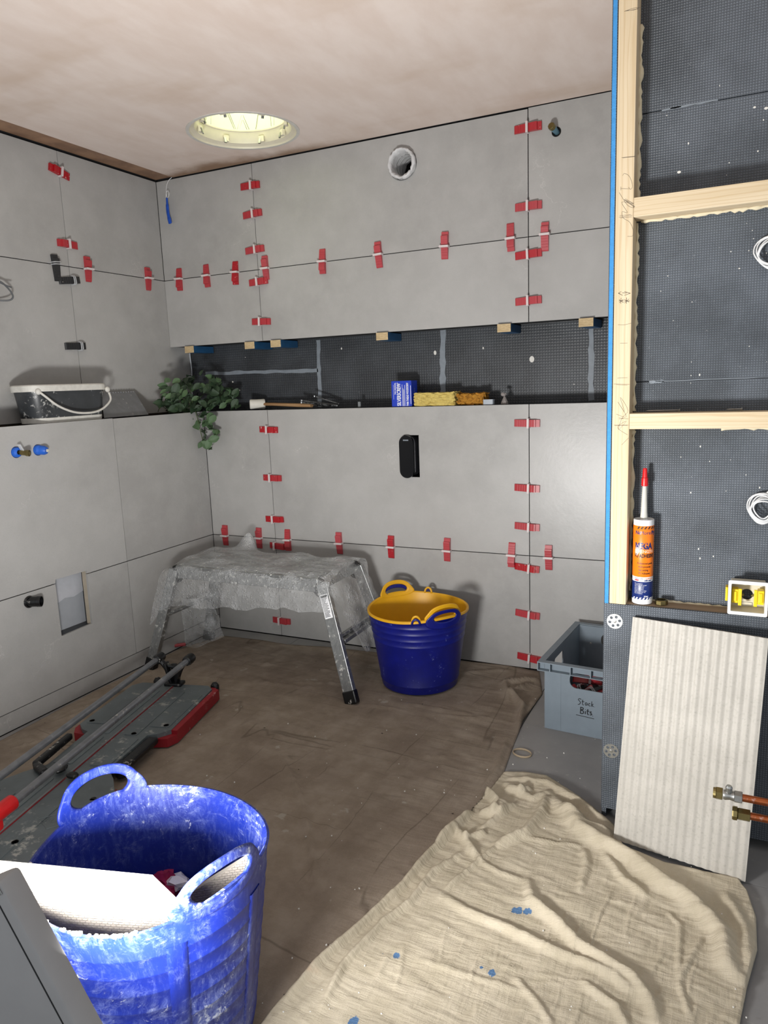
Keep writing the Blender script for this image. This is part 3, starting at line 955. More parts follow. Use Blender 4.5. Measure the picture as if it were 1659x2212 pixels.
# ================================================================== levelling wedges
def wedge_proto(m, cm, loop=False):
    t = thing('levelling_wedge', 'x', 'wedge', (0, 0, 0), None, 'wedges')
    L = .100; W = .0135
    prof = [(-L/2, 0), (L/2, 0), (L/2, .009), (L/2-.014, .010), (L/2-.0145, .017), (L/2-.02, .0175), (-L/2+.004, .006), (-L/2, .003)]
    mb = MB().prism(prof, 2*W, Matrix(((1, 0, 0, 0), (0, 0, -1, W), (0, 1, 0, 0), (0, 0, 0, 1))))
    for k in range(7):                       # grip teeth along the sloping back
        x = -L/2+.014+k*.0095; z = .006+(x+L/2)*.0118/.086
        mb.box((x, 0, z), (.0018, 2*W-.003, .0016))
    mb.build('wedge', m, t)
    if loop:
        c = MB().tube([(0, W+.003, 0), (0, W+.003, .016), (0, W-.002, .022), (0, -W+.002, .022), (0, -W-.003, .016), (0, -W-.003, 0)], .0022, 6)
        c.tube([(.008, W+.003, 0), (.008, W+.003, .016), (.008, W-.002, .022), (.008, -W+.002, .022), (.008, -W-.003, .016), (.008, -W-.003, 0)], .0022, 6)
        c.build('clip', cm, t)
    else:
        c = MB()
        for s in (-1, 1): c.ab((-.0042, s*(W+.001), 0), (.0042, s*(W+.0055), .020), .0008)
        c.ab((-.0042, -W-.0055, .0165), (.0042, W+.0055, .0225), .0008)
        c.build('clip', cm, t)
    return t


WR = wedge_proto(RED, CLIPM); WK = wedge_proto(BLKW, CLEARLOOP, True)
_first = {}


def put_wedge(px_, py_, wall, orient, label, flip=False, tilt=0., black=False, off=None):
    proto = WK if black else WR
    ax, v, R = {'b': (1, 0., BACK), 'u': (0, 0., LEFTW), 'l': (0, DL, LEFTW)}[wall]
    p = at(px_, py_, ax, v)
    n = Vector(R.col[2])
    a = (0 if orient == 'h' else math.pi/2)+(math.pi if flip else 0)+tilt
    M = frame(R, p+n*.0004) @ Matrix.Rotation(a, 4, 'Z')
    g = 'black levelling wedges' if black else 'red levelling wedges'
    if proto not in _first:
        _first[proto] = 1; t = proto; t.matrix_world = M; t['label'] = label; t['group'] = g
    else:
        t = dup(proto, M, label, g)
    # slide the clip along the wedge to stand on the joint
    if orient == 'h':
        j = {'b': X1 if abs(p.x-X1) < abs(p.x-X2) else X2, 'u': YL}[wall]
        d = j-(p.x if wall == 'b' else p.y)
    else:
        j = ZU if abs(p.z-ZU) < abs(p.z-ZJ) else ZJ
        d = j-p.z
    d *= -1 if flip else 1
    for c in t.children:
        if c.name.startswith('clip'): c.location = (max(-.035, min(.03, d)), 0, 0)
    return t


L1 = 'red wedge across the left upright joint above the niche, '
for px_, py_, s in ((541, 402, 'topmost'), (546, 463, 'second from the ceiling'), (551, 540, 'just above the level joint'), (559, 609, 'just below the level joint'), (565, 695, 'lowest')):
    put_wedge(px_, py_, 'b', 'h', L1+s, tilt=random.uniform(-.06, .04))
L2 = 'red wedge upright on the level joint above the niche, '
for px_, py_, s in ((389, 604, 'first from the corner'), (448, 596, 'second from the corner'), (510, 590, 'third from the corner'), (575, 579, 'fourth from the corner'),
                    (698, 565, 'fifth from the corner'), (819, 551, 'sixth from the corner'), (962, 531, 'right of the duct collar'), (1104, 513, 'just left of the crossing'), (1178, 512, 'just right of the crossing')):
    put_wedge(px_, py_, 'b', 'v', L2+s, tilt=random.uniform(-.05, .05), flip=px_ in (389, 448, 510, 1104, 698))
L3 = 'red wedge across the right upright joint above the niche, '
for px_, py_, s in ((1141, 277, 'topmost'), (1142, 446, 'second from the ceiling'), (1142, 550, 'second from the bottom'), (1142, 650, 'lowest')):
    put_wedge(px_, py_, 'b', 'h', L3+s, tilt=random.uniform(-.01, .05))
put_wedge(127, 372, 'u', 'h', 'red wedge across the upright joint of the left wall, upper of the two', tilt=-.2, flip=True)
put_wedge(145, 528, 'u', 'h', 'red wedge across the upright joint of the left wall, lower of the two', flip=True)
put_wedge(188, 582, 'u', 'v', 'red levelling wedge standing on the left wall joint, beside the black wedges', flip=False)
put_wedge(318, 603, 'u', 'v', 'red levelling wedge standing on the left wall joint, close to the corner')
put_wedge(119, 579, 'u', 'v', 'black levelling wedge standing upright on the left wall joint', tilt=.08, black=True)
put_wedge(148, 606, 'u', 'h', 'black levelling wedge lying across the left wall joint, just below the level joint', tilt=.12, black=True)
put_wedge(161, 748, 'u', 'h', 'black levelling wedge lying across the left wall joint, above the mortar bucket', tilt=.03, black=True)
L4 = 'red wedge across the left upright joint below the niche, '
for px_, py_, s in ((581, 928, 'topmost'), (589, 1032, 'second from the top'), (594, 1121, 'just above the level joint'), (603, 1179, 'behind the bubble wrap'), (609, 1340, 'under the platform')):
    put_wedge(px_, py_, 'b', 'h', L4+s, tilt=random.uniform(-.05, .02))
L5 = 'red wedge upright on the level joint below the niche, '
for px_, py_, s in ((488, 1156, 'first from the corner'), (561, 1162, 'second from the corner'), (623, 1166, 'third from the corner'), (734, 1173, 'fourth from the corner'), (846, 1181, 'fifth from the corner'),
                    (967, 1187, 'sixth from the corner'), (1106, 1198, 'just left of the crossing'), (1186, 1204, 'just right of the crossing')):
    put_wedge(px_, py_, 'b', 'v', L5+s, tilt=random.uniform(-.04, .04), flip=px_ in (623, 1106))
L6 = 'red wedge across the right upright joint below the niche, '
for px_, py_, s in ((1139, 914, 'topmost'), (1139, 1054, 'second from the top'), (1139, 1137, 'just above the level joint'), (1139, 1226, 'just below the level joint'), (1140, 1326, 'second lowest'), (1144, 1420, 'lowest')):
    put_wedge(px_, py_, 'b', 'h', L6+s, tilt=random.uniform(-.06, .02) if py_ < 1200 else -.08)

# ================================================================== timber packers under the upper tiles
PAINT = plain('blue_painted_timber', '#1d4f78', .55, var=.2, scale=50)
LP = 'blue-sided timber packer holding up the upper tiles, '
packs = ((398, 418, 746, 'nearest the left corner'), (526, 551, 740, 'left of the left upright joint'), (586, 604, 738, 'right of the left upright joint'),
         (812, 838, 722, 'above the screw box'), (1075, 1102, 700, 'left of the right upright joint'), (1250, 1282, 683, 'nearest the stud partition'))
_pk = None
for xa, xb, yy, s in packs:
    a = at(xa, yy, 1, -.018); b = at(xb, yy, 1, -.018)
    cx, wd = (a.x+b.x)/2, .052
    if _pk is None:
        _pk = t = thing('timber_packer', LP+s, 'packer', (cx, -.018, ZUB-.0305), None, 'timber packers under the upper tiles')
        MB().ab((-wd/2, .001, 0), (wd/2, .146, .030), .0008).build('block', PAINT, t)
        MB().ab((-wd/2, 0, 0), (wd/2, .0012, .030)).build('end_grain', WOODEND, t)
    else:
        dup(_pk, Matrix.Translation((cx, -.018, ZUB-.0305)) @ Matrix.Rotation(random.uniform(-.06, .06), 4, 'Z'), LP+s)

# ================================================================== on the ledges
ZL = ZLED
# mortar bucket
t = thing('mortar_bucket', 'dark plaster-scraped bucket with white rim and bail handle on the left ledge', 'bucket', (.082, -.735, ZL-.002))


def loft(levels, n=12):
    """rounded rectangle loft: (half x, half y, corner r, z, dx)"""
    rows = []
    for hx, hy, r, z in levels:
        rows.append([(x, y, z) for x, y in rrect(-hx, -hy, hx, hy, r, n)])
    return [list(c) for c in zip(*rows)]


MB().grid(loft([(.01, .05, .005, 0), (.056, .158, .045, 0), (.060, .163, .048, .006), (.0695, .181, .053, .128), (.0665, .178, .05, .128), (.057, .160, .046, .010), (.01, .05, .005, .010)]), True).build('body', plain('scraped_black_bucket', '#3a3d40', .38, var=.25, dust=.60, dustc='#c6c6c2', dscale=40), t, smooth=True)
rimz = plain('chalky_white_rim', '#d3d1ca', .6, var=.12, scale=60, dust=None)
MB().grid(loft([(.0700, .1815, .054, .118), (.076, .188, .058, .118), (.0775, .1895, .059, .139), (.073, .185, .056, .143), (.066, .178, .05, .141), (.066, .178, .05, .126)]), True).build('rim', rimz, t, smooth=True)
MB().grid(loft([(.0605, .1635, .049, .002), (.0612, .1642, .049, .002), (.0622, .1662, .049, .020), (.0612, .1652, .049, .021)]), True).build('base_band', rimz, t, smooth=True)
hp = spline([(.070, -.155, .118), (.082, -.14, .100), (.088, -.09, .062), (.091, -.02, .036), (.091, .06, .031), (.089, .12, .044), (.084, .168, .075), (.072, .176, .105)], 8)
MB().tube(hp, .0042, 8).build('bail_handle', rimz, t, smooth=True)
for yy in (-.158, .172):
    MB().ball((.070, yy, .118), .012, 2, 0, (.7, 1, 1)).build('handle_lug', rimz, t, smooth='all')

# notched spreader
pa, pb, pc_, pd = at(226, 898, 0, .135), at(322, 894, 0, .135), at(292, 854, 0, .03), at(219, 863, 0, .03)
t = thing('notched_spreader', 'grey plastic notched spreader leaning on the left wall between bucket and plant', 'spreader', (.13, pa.y, ZL))
o0 = Vector((.13, pa.y, ZL))
A = Vector((0, 0, .001)); B = Vector((0, pb.y-pa.y, .001)); Cc = Vector((.03-.13, pc_.y-pa.y, .098)); D = Vector((.03-.13, pd.y-pa.y, .098))
n_ = (B-A).cross(D-A).normalized()*.0025
mb = MB()
V = [mb.bm.verts.new(p+q) for q in (Vector((0, 0, 0)), n_) for p in (A, B, Cc, D)]
for f in ((0, 1, 2, 3), (4, 5, 6, 7), (0, 1, 5, 4), (1, 2, 6, 5), (2, 3, 7, 6), (3, 0, 4, 7)): mb.bm.faces.new([V[i] for i in f])
mb.build('blade', plain('dusty_grey_plastic', '#77797c', .5, var=.15, scale=30, dust=.66), t)
up = (D-A).normalized()
for k in range(13):
    c = D.lerp(Cc, (k+.5)/13)
    MB().box(c+up*.0035+n_*.5, (.003, .0085, .009), None, .001).build('tooth', plain('dusty_grey_tooth', '#85878a', .5) if k == 0 else bpy.data.materials['dusty_grey_tooth'], t)

# trailing plant
t = thing('trailing_plant', 'dark green trailing plant spilling over the corner of the ledge', 'plant', (.13, -.03, ZL))
O = Vector((.13, -.03, ZL))


def leaf_mesh(m):
    mb = MB(); P = []
    for i in range(7):
        u = i/6; wv = .5*math.sin(math.pi*min(1, u*.92+.06))**.75*(1.0-.25*u)
        P.append([(s*wv*.78, u, -.10*abs(s)*-1+.18*math.sin(u*2.6)*.6+.03*math.sin(u*18)*abs(s)) for s in (-1, -.5, 0, .5, 1)])
    mb.grid(P)
    o = mb.build('leaf', m, t, smooth='all', fix=False)
    return o


lm = [leaf_mesh(LEAF), leaf_mesh(LEAF2)]
protos = lm[:]
rr = random.Random(3)
leafpos = []


def blob(n, x0, x1, y0, y1, yw, dy):
    k = 0
    while k < n:
        px_ = rr.uniform(x0, x1); py_ = rr.uniform(y0, y1)
        nx = (px_-(x0+x1)/2)/((x1-x0)/2); ny = (py_-(y0+y1)/2)/((y1-y0)/2)
        if nx*nx+max(0, -ny)**2 > 1.05: continue
        leafpos.append(at(px_, py_, 1, yw+rr.uniform(-dy, dy))); k += 1


blob(46, 342, 405, 822, 884, -.235, .03)
blob(84, 378, 478, 806, 884, -.05, .05)
blob(30, 460, 520, 838, 884, .03, .03)
trail = [(405, 880), (415, 905), (432, 898), (445, 893), (440, 915), (425, 922), (450, 922), (455, 905), (405, 905), (436, 932), (462, 928), (450, 944), (428, 946), (440, 955), (460, 950), (466, 936), (434, 962), (447, 966), (456, 972), (455, 962), (412, 915), (420, 885), (436, 880), (452, 885), (398, 893), (368, 893), (380, 887)]
for a, b in trail:
    for q in range(2 if b < 940 else 1):
        leafpos.append(at(a+rr.uniform(-6, 6), b+rr.uniform(-5, 5), 1, -.055+rr.uniform(-.02, .01)))
for i, p in enumerate(leafpos):
    m = lm[1] if (i % 4 == 0 or p.z < ZL-.02) else lm[0]
    o = m if m in protos else m.copy()
    if m in protos: protos.remove(m)
    else: COL.objects.link(o)
    o.parent = t
    sz = rr.uniform(.032, .056)
    tow = Vector((rr.uniform(-.6, .8), rr.uniform(-1.0, -.1), rr.uniform(-1.0, .35))).normalized()
    nrm = (Vector((.35, -.8, .55))+Vector((rr.uniform(-.6, .6), rr.uniform(-.5, .5), rr.uniform(-.5, .5)))).normalized()
    x = tow.cross(nrm).normalized(); z = x.cross(tow)
    q = p-O
    if p.x+sz*tow.x < .012: q.x += .02
    M = Matrix.Translation(q-tow*sz*.5) @ Matrix((x, tow, z)).transposed().to_4x4() @ Matrix.Scale(sz, 4)
    o.matrix_basis = M
for pts in ([(0, 0, .0), (.0, -.02, .06), (.03, -.035, .05), (.055, -.04, -.02), (.065, -.035, -.09), (.08, -.035, -.16)],
            [(0, 0, 0), (-.02, -.06, .07), (-.03, -.16, .05), (-.03, -.2, .01)], [(0, 0, 0), (.06, .03, .09), (.15, .05, .06), (.22, .06, .02)], [(0, 0, 0), (0, 0, .08), (-.01, -.01, .13)]):
    MB().tube(spline(pts, 5), .0018, 5).build('stem', STEM, t)

# rubber mallet
t = thing('rubber_mallet', 'white rubber mallet with wooden handle lying in the niche beside the plant', 'mallet', (.45, .055, ZL))
Rm = Vector((.8, .6, 0)).to_track_quat('Z', 'Y').to_matrix()
MB().lathe([(.016, 0), (.0215, .002), (.0235, .006), (.0225, .035), (.0235, .066), (.021, .071), (.016, .072)], 24, frame(Rm, (-.035, -.026, .0242))).build('head', RUBBERW, t, smooth=True)
MB().tube([(.012, .003, .024), (.09, -.006, .022), (.22, -.02, .016), (.30, -.028, .014)], [.0085, .009, .0105, .0115], 12, False, (.8, 1)).build('handle', HANDLEW, t, smooth=True)

# folded bundle of thin steel keys
t = thing('key_bundle', 'black-splashed bundle of thin steel keys lying at the mallet handle end', 'tool', (.775, .045, ZL+.006))
KEYB = plain('black_splashed_steel', '#76787a', .35, .8, var=.3, scale=90, dust=.5, dustc='#16171a', dscale=70)
for i, (x0, y0, z0, x1, y1, z1, w_) in enumerate(((-.075, -.02, .03, .10, .0, .004, .012), (-.07, -.03, .022, .11, -.025, .004, .010), (-.062, -.01, .018, .09, -.03, .005, .010), (-.02, .0, .048, .10, .01, .010, .013), (-.06, .01, .010, .08, -.04, .006, .009))):
    a = Vector((x0, y0, z0)); b = Vector((x1, y1, z1)); q = (b-a)
    R = q.to_track_quat('X', 'Z').to_matrix()
    mb = MB().box((a+b)/2, (q.length, w_, .0065), R, .002)
    mb.lathe([(w_*.66, -.0035), (w_*.66, .0035)], 14, frame(R, a))
    mb.build('key', KEYB, t)

p = at(777, 884, 1, .03)
o = MB().ab((-.006, -.004, 0), (.006, .004, .024), .001).build('peg', plain('grey_plastic_peg', '#75797c', .5), None)
o.location = (p.x, .03, ZL); tag(o, 'small grey plastic peg standing alone in the niche left of the blue box', 'peg')

# box of screws
a = at(845, 824, 1, .012); b = at(888, 824, 1, .012)
bw = b.x-a.x; bh = a.z-ZL
t = thing('screw_box', 'blue card box of wood screws standing in the niche', 'box', (a.x, .012, ZL))
MB().ab((0, 0, 0), (bw, .062, bh), .0008).build('carton', BOXBLUE, t)
MB().ab((.0004, .0004, bh), (bw-.0004, .0616, bh+.0006)).build('lid_flap', plain('blue_card_top', '#1c46cc', .5), t)
def tlen(s, size):
    o = text_obj('m', s, size, PAPERW); w_ = max(v.co.x for v in o.data.vertices); me = o.data
    bpy.data.objects.remove(o); bpy.data.meshes.remove(me)
    return w_


RT = frame(BACK, (0, 0, 0)) @ Matrix.Rotation(math.pi/2, 4, 'Z')       # text reading upwards


def boxtext(s, x, z, size, ln, bold=.0, m=PAPERW, off=-.0003):
    sx = ln/tlen(s, size)
    text_obj('print', s, size, m, t, Matrix.Translation((x, off, z)) @ RT, bold, 0, .00008, None, sx)


boxtext('THE ORIGINAL', bw*.22, .05, .0085, .048, .0002)
boxtext('SILVERSCREW', bw*.46, .003, .024, bh-.012, .0006)
boxtext('TWIN THREAD WOODSCREW', bw*.85, .002, .013, bh-.010, .0004)
for k, (x, z0, z1, wd) in enumerate(((.54, .002, .09, .0012), (.58, .002, .075, .0012), (.615, .002, .07, .0012), (.66, .002, .088, .0016), (.95, .01, .085, .002), (.10, .03, .09, .0008), (.30, .06, .1, .0008))):
    MB().ab((bw*x, -.0004, z0), (bw*x+wd, -.0001, z1)).build('printed_line', PAPERW, t)
text_obj('print', 'WOODSCREWS', .009, SEAL, t, Matrix.Translation((bw+.0003, .03, .01)) @ Matrix(((0, 0, 1, 0), (0, -1, 0, 0), (1, 0, 0, 0), (0, 0, 0, 1))) @ Matrix.Scale(-1, 4, (0, 1, 0)) @ Matrix.Scale(1, 4), 0, 0, .00008)

# sponges


def lumpy(name, label, cat, c, d, m, jag, seed, group=None):
    bm = bmesh.new(); bmesh.ops.create_cube(bm, size=1.)
    bmesh.ops.subdivide_edges(bm, edges=bm.edges, cuts=11, use_grid_fill=True)
    r = random.Random(seed)
    for v in bm.verts:
        e = 1.0
        v.co = Vector((v.co.x*d[0], v.co.y*d[1], v.co.z*d[2]))
        v.co += Vector((r.uniform(-1, 1), r.uniform(-1, 1), r.uniform(-1, 1)))*jag*(1.8 if abs(v.co.x) > d[0]*.47 else 1)
        v.co.z = max(v.co.z, -d[2]/2)
    me = bpy.data.meshes.new(name); bm.to_mesh(me); bm.free(); me.materials.append(m)
    o = bpy.data.objects.new(name, me); COL.objects.link(o); o.location = (c[0], c[1], c[2]+d[2]/2)
    return tag(o, label, cat, group)


a = at(899, 850, 1, .03); b = at(984, 850, 1, .03)
lumpy('sponge', 'crumbly pale yellow sponge beside the blue screw box', 'sponge', ((a.x+b.x)/2, .045, ZL), (b.x-a.x, .07, a.z-ZL), SPONGE, .0032, 1, 'sponges in the niche')
a = at(988, 852, 1, .03); b = at(1042, 852, 1, .03)
lumpy('sponge', 'torn amber sponge to the right of the pale yellow one', 'sponge', ((a.x+b.x)/2+.004, .055, ZL), (b.x-a.x, .06, a.z-ZL), SPONGE2, .0055, 2, 'sponges in the niche')
a = at(1044, 863, 1, .02); b = at(1066, 863, 1, .02)
o = MB().prism(rrect(0, 0, b.x-a.x, .03, .006), a.z-ZL, Matrix.Translation((a.x, .012, ZL))).build('spacer_tub', plain('grey_white_plastic', '#a9b1ba', .4), None, smooth=True)
tag(o, 'small grey-white plastic tub in the niche right of the amber sponge', 'tub')
p = at(1087, 874, 1, .02)
mb = MB()
mb.lathe([(.016, 0), (.011, .012), (.004, .028), (.002, .03)], 7, Matrix.Translation((0, 0, 0)))
mb.ball((-.004, 0, .037), .009, 2, .3, (1, .7, .9))
o = mb.build('tissue', plain('crumpled_tissue', '#8c8684', .9, var=.25, scale=60), None)
o.location = (p.x, .04, ZL); tag(o, 'crumpled scrap of tissue at the right end of the niche row', 'tissue')

# ================================================================== dust sheets


def sheet(name, label, top, bot, left, right, nu, nv, base, lines, crink, seed, m, lift=None):
    S = coons(top, bot, left, right, nu, nv)
    x, y = S[..., 0], S[..., 1]
    z = base+folds(S, lines)
    ca, sa = math.cos(.27), math.sin(.27)
    u = x*ca-y*sa; v = x*sa+y*ca
    z += crink*(vnoise(u*46+3, v*6+9, seed)+vnoise(u*7+5, v*52+2, seed+1)+.8*vnoise(u*17, v*15, seed+2)+.7*vnoise(u*110, v*16, seed+3)+.7*vnoise(u*15, v*120, seed+4))
    z += crink*1.2*np.abs(vnoise(u*9+2, v*9+7, seed+5))
    for fx, fy, fr in ((1.361, -.274, .165), (1.542, -1.919, .18), (1.19, -.55, .05), (1.19, -.16, .05), (.235, -.55, .05), (.235, -.16, .05)):
        k = np.clip((np.hypot(x-fx, y-fy)-fr)/.05, 0, 1); z = base*.9+(z-base*.9)*k      # pressed flat under what stands on it
    ang = math.radians(13.95); lx = (x-.53)*math.cos(ang)+(y+.735)*math.sin(ang); ly = -(x-.53)*math.sin(ang)+(y+.735)*math.cos(ang)
    k = np.clip(np.maximum(np.abs(lx)-.20, np.maximum(ly-.09, -1.36-ly))/.04, 0, 1); z = base*.9+(z-base*.9)*k
    if lift is not None: z += lift(x, y)
    ii = np.minimum(np.arange(nu), np.arange(nu)[::-1])[:, None]; jj = np.minimum(np.arange(nv), np.arange(nv)[::-1])[None, :]
    e = np.clip(np.minimum(ii, jj)/2., 0.25, 1)
    z = np.maximum(base*.5+.0005, base*.5+(z-base*.5)*e)
    P = np.dstack([S, z])
    verts = P.reshape(-1, 3)
    idx = np.arange(nu*nv).reshape(nu, nv)
    f = np.stack([idx[:-1, :-1], idx[:-1, 1:], idx[1:, 1:], idx[1:, :-1]], -1).reshape(-1, 4)
    me = bpy.data.meshes.new(name); me.from_pydata(verts.tolist(), [], f.tolist()); me.materials.append(m)
    me.polygons.foreach_set('use_smooth', [True]*len(me.polygons)); me.update()
    if me.polygons[0].normal.z < 0: me.flip_normals()
    o = bpy.data.objects.new(name, me); COL.objects.link(o)
    mo = o.modifiers.new('thick', 'SOLIDIFY'); mo.thickness = .0016; mo.offset = -1
    return tag(o, label, 'dust sheet')


edgeA = px0((1165, 1452), (1172, 1500), (1130, 1560), (1104, 1625), (1082, 1690), (1030, 1765), (900, 1900), (700, 2090), (560, 2222))+[Vector((1.66, -2.7, 0))]
LA = [(px0((602, 1635), (635, 1690), (653, 1735), (676, 1847), (687, 1932)), .009, .010), (px0((560, 1700), (640, 1733)), .006, .006),
      (px0((1150, 1480), (1105, 1500), (1130, 1530), (1120, 1580)), .011, .022), (px0((1165, 1470), (1090, 1478), (1100, 1520)), .012, .018), (px0((1172, 1500), (1140, 1545), (1115, 1600)), .01, .012),
      (px0((1098, 1590), (1070, 1670), (1020, 1745)), .006, .009), (px0((1090, 1650), (1052, 1715), (985, 1800)), .005, .006),
      (px0((820, 1435), (1000, 1455), (1110, 1450)), .008, .008), (px0((680, 1395), (800, 1420), (960, 1440)), .006, .006)]
r2 = random.Random(11)
for (a, b) in (((380, 1460), (700, 1490)), ((450, 1425), (760, 1455)), ((520, 1520), (640, 1530)), ((640, 1560), (1040, 1590)), ((700, 1510), (1060, 1560)), ((760, 1600), (700, 1640)), ((430, 1530), (600, 1545)), ((680, 1720), (860, 1800)), ((690, 1780), (820, 1830)), ((300, 1660), (420, 1640)),
               ((600, 1900), (760, 1960)), ((120, 1560), (240, 1520)), ((700, 1530), (720, 1560)), ((560, 1440), (640, 1430)), ((830, 1440), (1080, 1500)), ((870, 1520), (1090, 1560)), ((580, 1600), (470, 1660)), ((520, 1480), (770, 1480)), ((1010, 1640), (780, 1625)), ((640, 1655), (1000, 1700)), ((20, 1620), (160, 1570))):
    m_ = ((a[0]+b[0])/2+r2.uniform(-14, 14), (a[1]+b[1])/2+r2.uniform(-6, 6))
    LA.append((px0(a, m_, b), r2.uniform(.0026, .0042), r2.uniform(.004, .0078)))
sheet('dust_sheet', 'dirty brown dust sheet spread over most of the floor under the tub and work platform',
      px0((330, 1432), (395, 1400), (480, 1374), (560, 1383), (620, 1393), (712, 1399), (800, 1409), (1000, 1429), (1100, 1438), (1165, 1452)),
      [Vector((.19, -2.7, 0)), Vector((1.66, -2.7, 0))], px0((330, 1432), (150, 1523), (0, 1602))+[Vector((.19, -2.7, 0))], edgeA, 230, 260, .004, LA, .0026, 21, SHEETA)

LB = [(px0((1186, 1725), (1218, 1760), (1251, 1802), (1313, 1840), (1367, 1871), (1436, 1925), (1471, 1944), (1521, 1987), (1559, 2033), (1571, 2098), (1609, 2141)), .020, .026),
      (px0((1220, 1756), (1267, 1794), (1324, 1813)), .014, .016), (px0((1182, 1732), (1170, 1767), (1136, 1810), (1070, 1836)), .013, .020),
      (px0((938, 1936), (1020, 1985), (1109, 2021), (1193, 2067), (1259, 2091), (1328, 2125), (1390, 2179)), .010, .012),
      (px0((1136, 1902), (1151, 1960), (1205, 2006), (1243, 2048), (1313, 2095), (1367, 2129), (1405, 2179), (1424, 2240)), .012, .017),
      (px0((1262, 1844), (1268, 1879), (1251, 1940)), .009, .008), (px0((1300, 1850), (1345, 1910), (1400, 1950)), .010, .010),
      (px0((1095, 1690), (1180, 1700), (1250, 1740), (1310, 1785)), .010, .012),
      (px0((1040, 1712), (1062, 1730), (1080, 1752), (1060, 1775)), .010, .022), (px0((1090, 1712), (1120, 1722), (1150, 1712)), .008, .016), (px0((1035, 1765), (1080, 1768), (1098, 1745)), .010, .018),
      (px0((940, 1835), (985, 1795), (1020, 1762)), .009, .020), (px0((985, 1800), (1010, 1830), (1030, 1862)), .010, .014), (px0((1000, 1825), (1050, 1808)), .008, .014),
      (px0((1040, 1800), (1120, 1742)), .006, .010), (px0((1090, 1700), (1150, 1735), (1195, 1720)), .010, .012),
      (px0((1005, 1785), (930, 1850), (868, 1925), (800, 1990), (690, 2090), (600, 2190)), .008, .014),
      (px0((1010, 1845), (935, 1895), (885, 1960), (830, 2000), (740, 2100), (690, 2200)), .007, .012),
      (px0((1080, 1830), (960, 1935)), .005, .008), (px0((1025, 1860), (1075, 1895), (1130, 1910)), .006, .006), (px0((1100, 1815), (1260, 1840)), .005, .005),
      (px0((1560, 1935), (1610, 2020), (1620, 2120)), .013, .010), (px0((1465, 2134), (1468, 2010), (1440, 1980)), .005, .005), (px0((1465, 2134), (1520, 2030)), .005, .005), (px0((1465, 2134), (1490, 2212)), .005, .006),
      (px0((1110, 2120), (1160, 2180), (1200, 2240)), .007, .006), (px0((900, 2080), (1010, 2120), (1150, 2160)), .006, .005), (px0((1250, 2130), (1330, 2190), (1360, 2240)), .008, .009)]
for k in range(46):                   # creases left from being folded: short, along the two weave directions
    a = (r2.uniform(820, 1520), r2.uniform(1880, 2190))
    if a[0] < 1000 and a[1] < 2000: continue
    dx, dy = ((r2.uniform(50, 150), r2.uniform(8, 34)) if k % 2 else (r2.uniform(-40, -12), r2.uniform(40, 120)))
    LB.append((px0(a, (a[0]+dx*.5+r2.uniform(-5, 5), a[1]+dy*.5+r2.uniform(-4, 4)), (a[0]+dx, a[1]+dy)), r2.uniform(.0022, .004), r2.uniform(.002, .0042)))
sheet('dust_sheet', 'clean beige dust sheet with blue paint spots, rumpled at the lower right',
      px0((1062, 1712), (1092, 1672), (1130, 1672), (1180, 1680), (1255, 1728), (1325, 1786), (1345, 1832), (1435, 1868), (1520, 1888), (1590, 1902), (1612, 1930)),
      [Vector((1.70, -2.6, 0)), Vector((2.2, -2.5, 0)), Vector((2.42, -2.2, 0))],
      px0((1062, 1712), (1010, 1765), (930, 1845), (870, 1912), (790, 1990), (680, 2090), (585, 2190))+[Vector((1.70, -2.6, 0))],
      px0((1612, 1930), (1632, 1990), (1634, 2060), (1612, 2140), (1598, 2212))+[Vector((2.42, -2.2, 0))], 300, 300, .010, [(p, w_, h*(1.05 if h > .0045 else .6)) for p, w_, h in LB], .0030, 41, SHEETB)

# crumbs
mb = MB(); r3 = random.Random(5)
for k in range(170):
    p = at(r3.uniform(330, 1640), r3.uniform(1480, 2200), 2, .011)
    if p.x < .3 or p.y < -2.3 or p.x > 2.6 or (p.x > 2.13 and p.y > -.96): continue
    mb.ball(p+Vector((0, 0, .001)), r3.uniform(.0008, .0024), 1, .3)
tag(mb.build('plaster_crumbs', PLASTERBIT, None), 'pale crumbs of plaster scattered over the floor and dust sheets', 'crumbs', None, 'stuff')

# ================================================================== tubs
def cone(z, H, Rt, Rb): return Rb+(Rt-Rb)*z/H


def tub_shell(H, Rt, Rb, rim, rings, thick=.006, n=120, in_z=.010, bh_=.0016):
    P = []
    for k in range(n):
        th = k*2*math.pi/n; h = rim(th); row = []
        zs = [0.014]
        for z in rings: zs += [z-.004, z-.0012, z+.0012, z+.004]
        zs += [h-.012, h-.004]
        prof = [(.0, 0), (Rb*.93, 0), (Rb, .006)]
        for i, z in enumerate(sorted(zs)):
            bump = bh_ if any(abs(z-q) < .002 for q in rings) else 0
            prof.append((cone(z, H, Rt, Rb)+bump, z))
        prof += [(cone(h, H, Rt, Rb)+.002, h-.001), (cone(h, H, Rt, Rb)-thick*.4, h), (cone(h, H, Rt, Rb)-thick, h-.003)]
        for i in range(6): 
            z = h-.01-(h-.01-in_z-.01)*i/5
            prof.append((cone(z, H, Rt, Rb)-thick, z))
        prof += [(Rb-.02, in_z), (0., in_z)]
        for r, z in prof: row.append((max(r, .0002)*math.cos(th), max(r, .0002)*math.sin(th), z))
        P.append(row)
    return MB().grid(P, True)


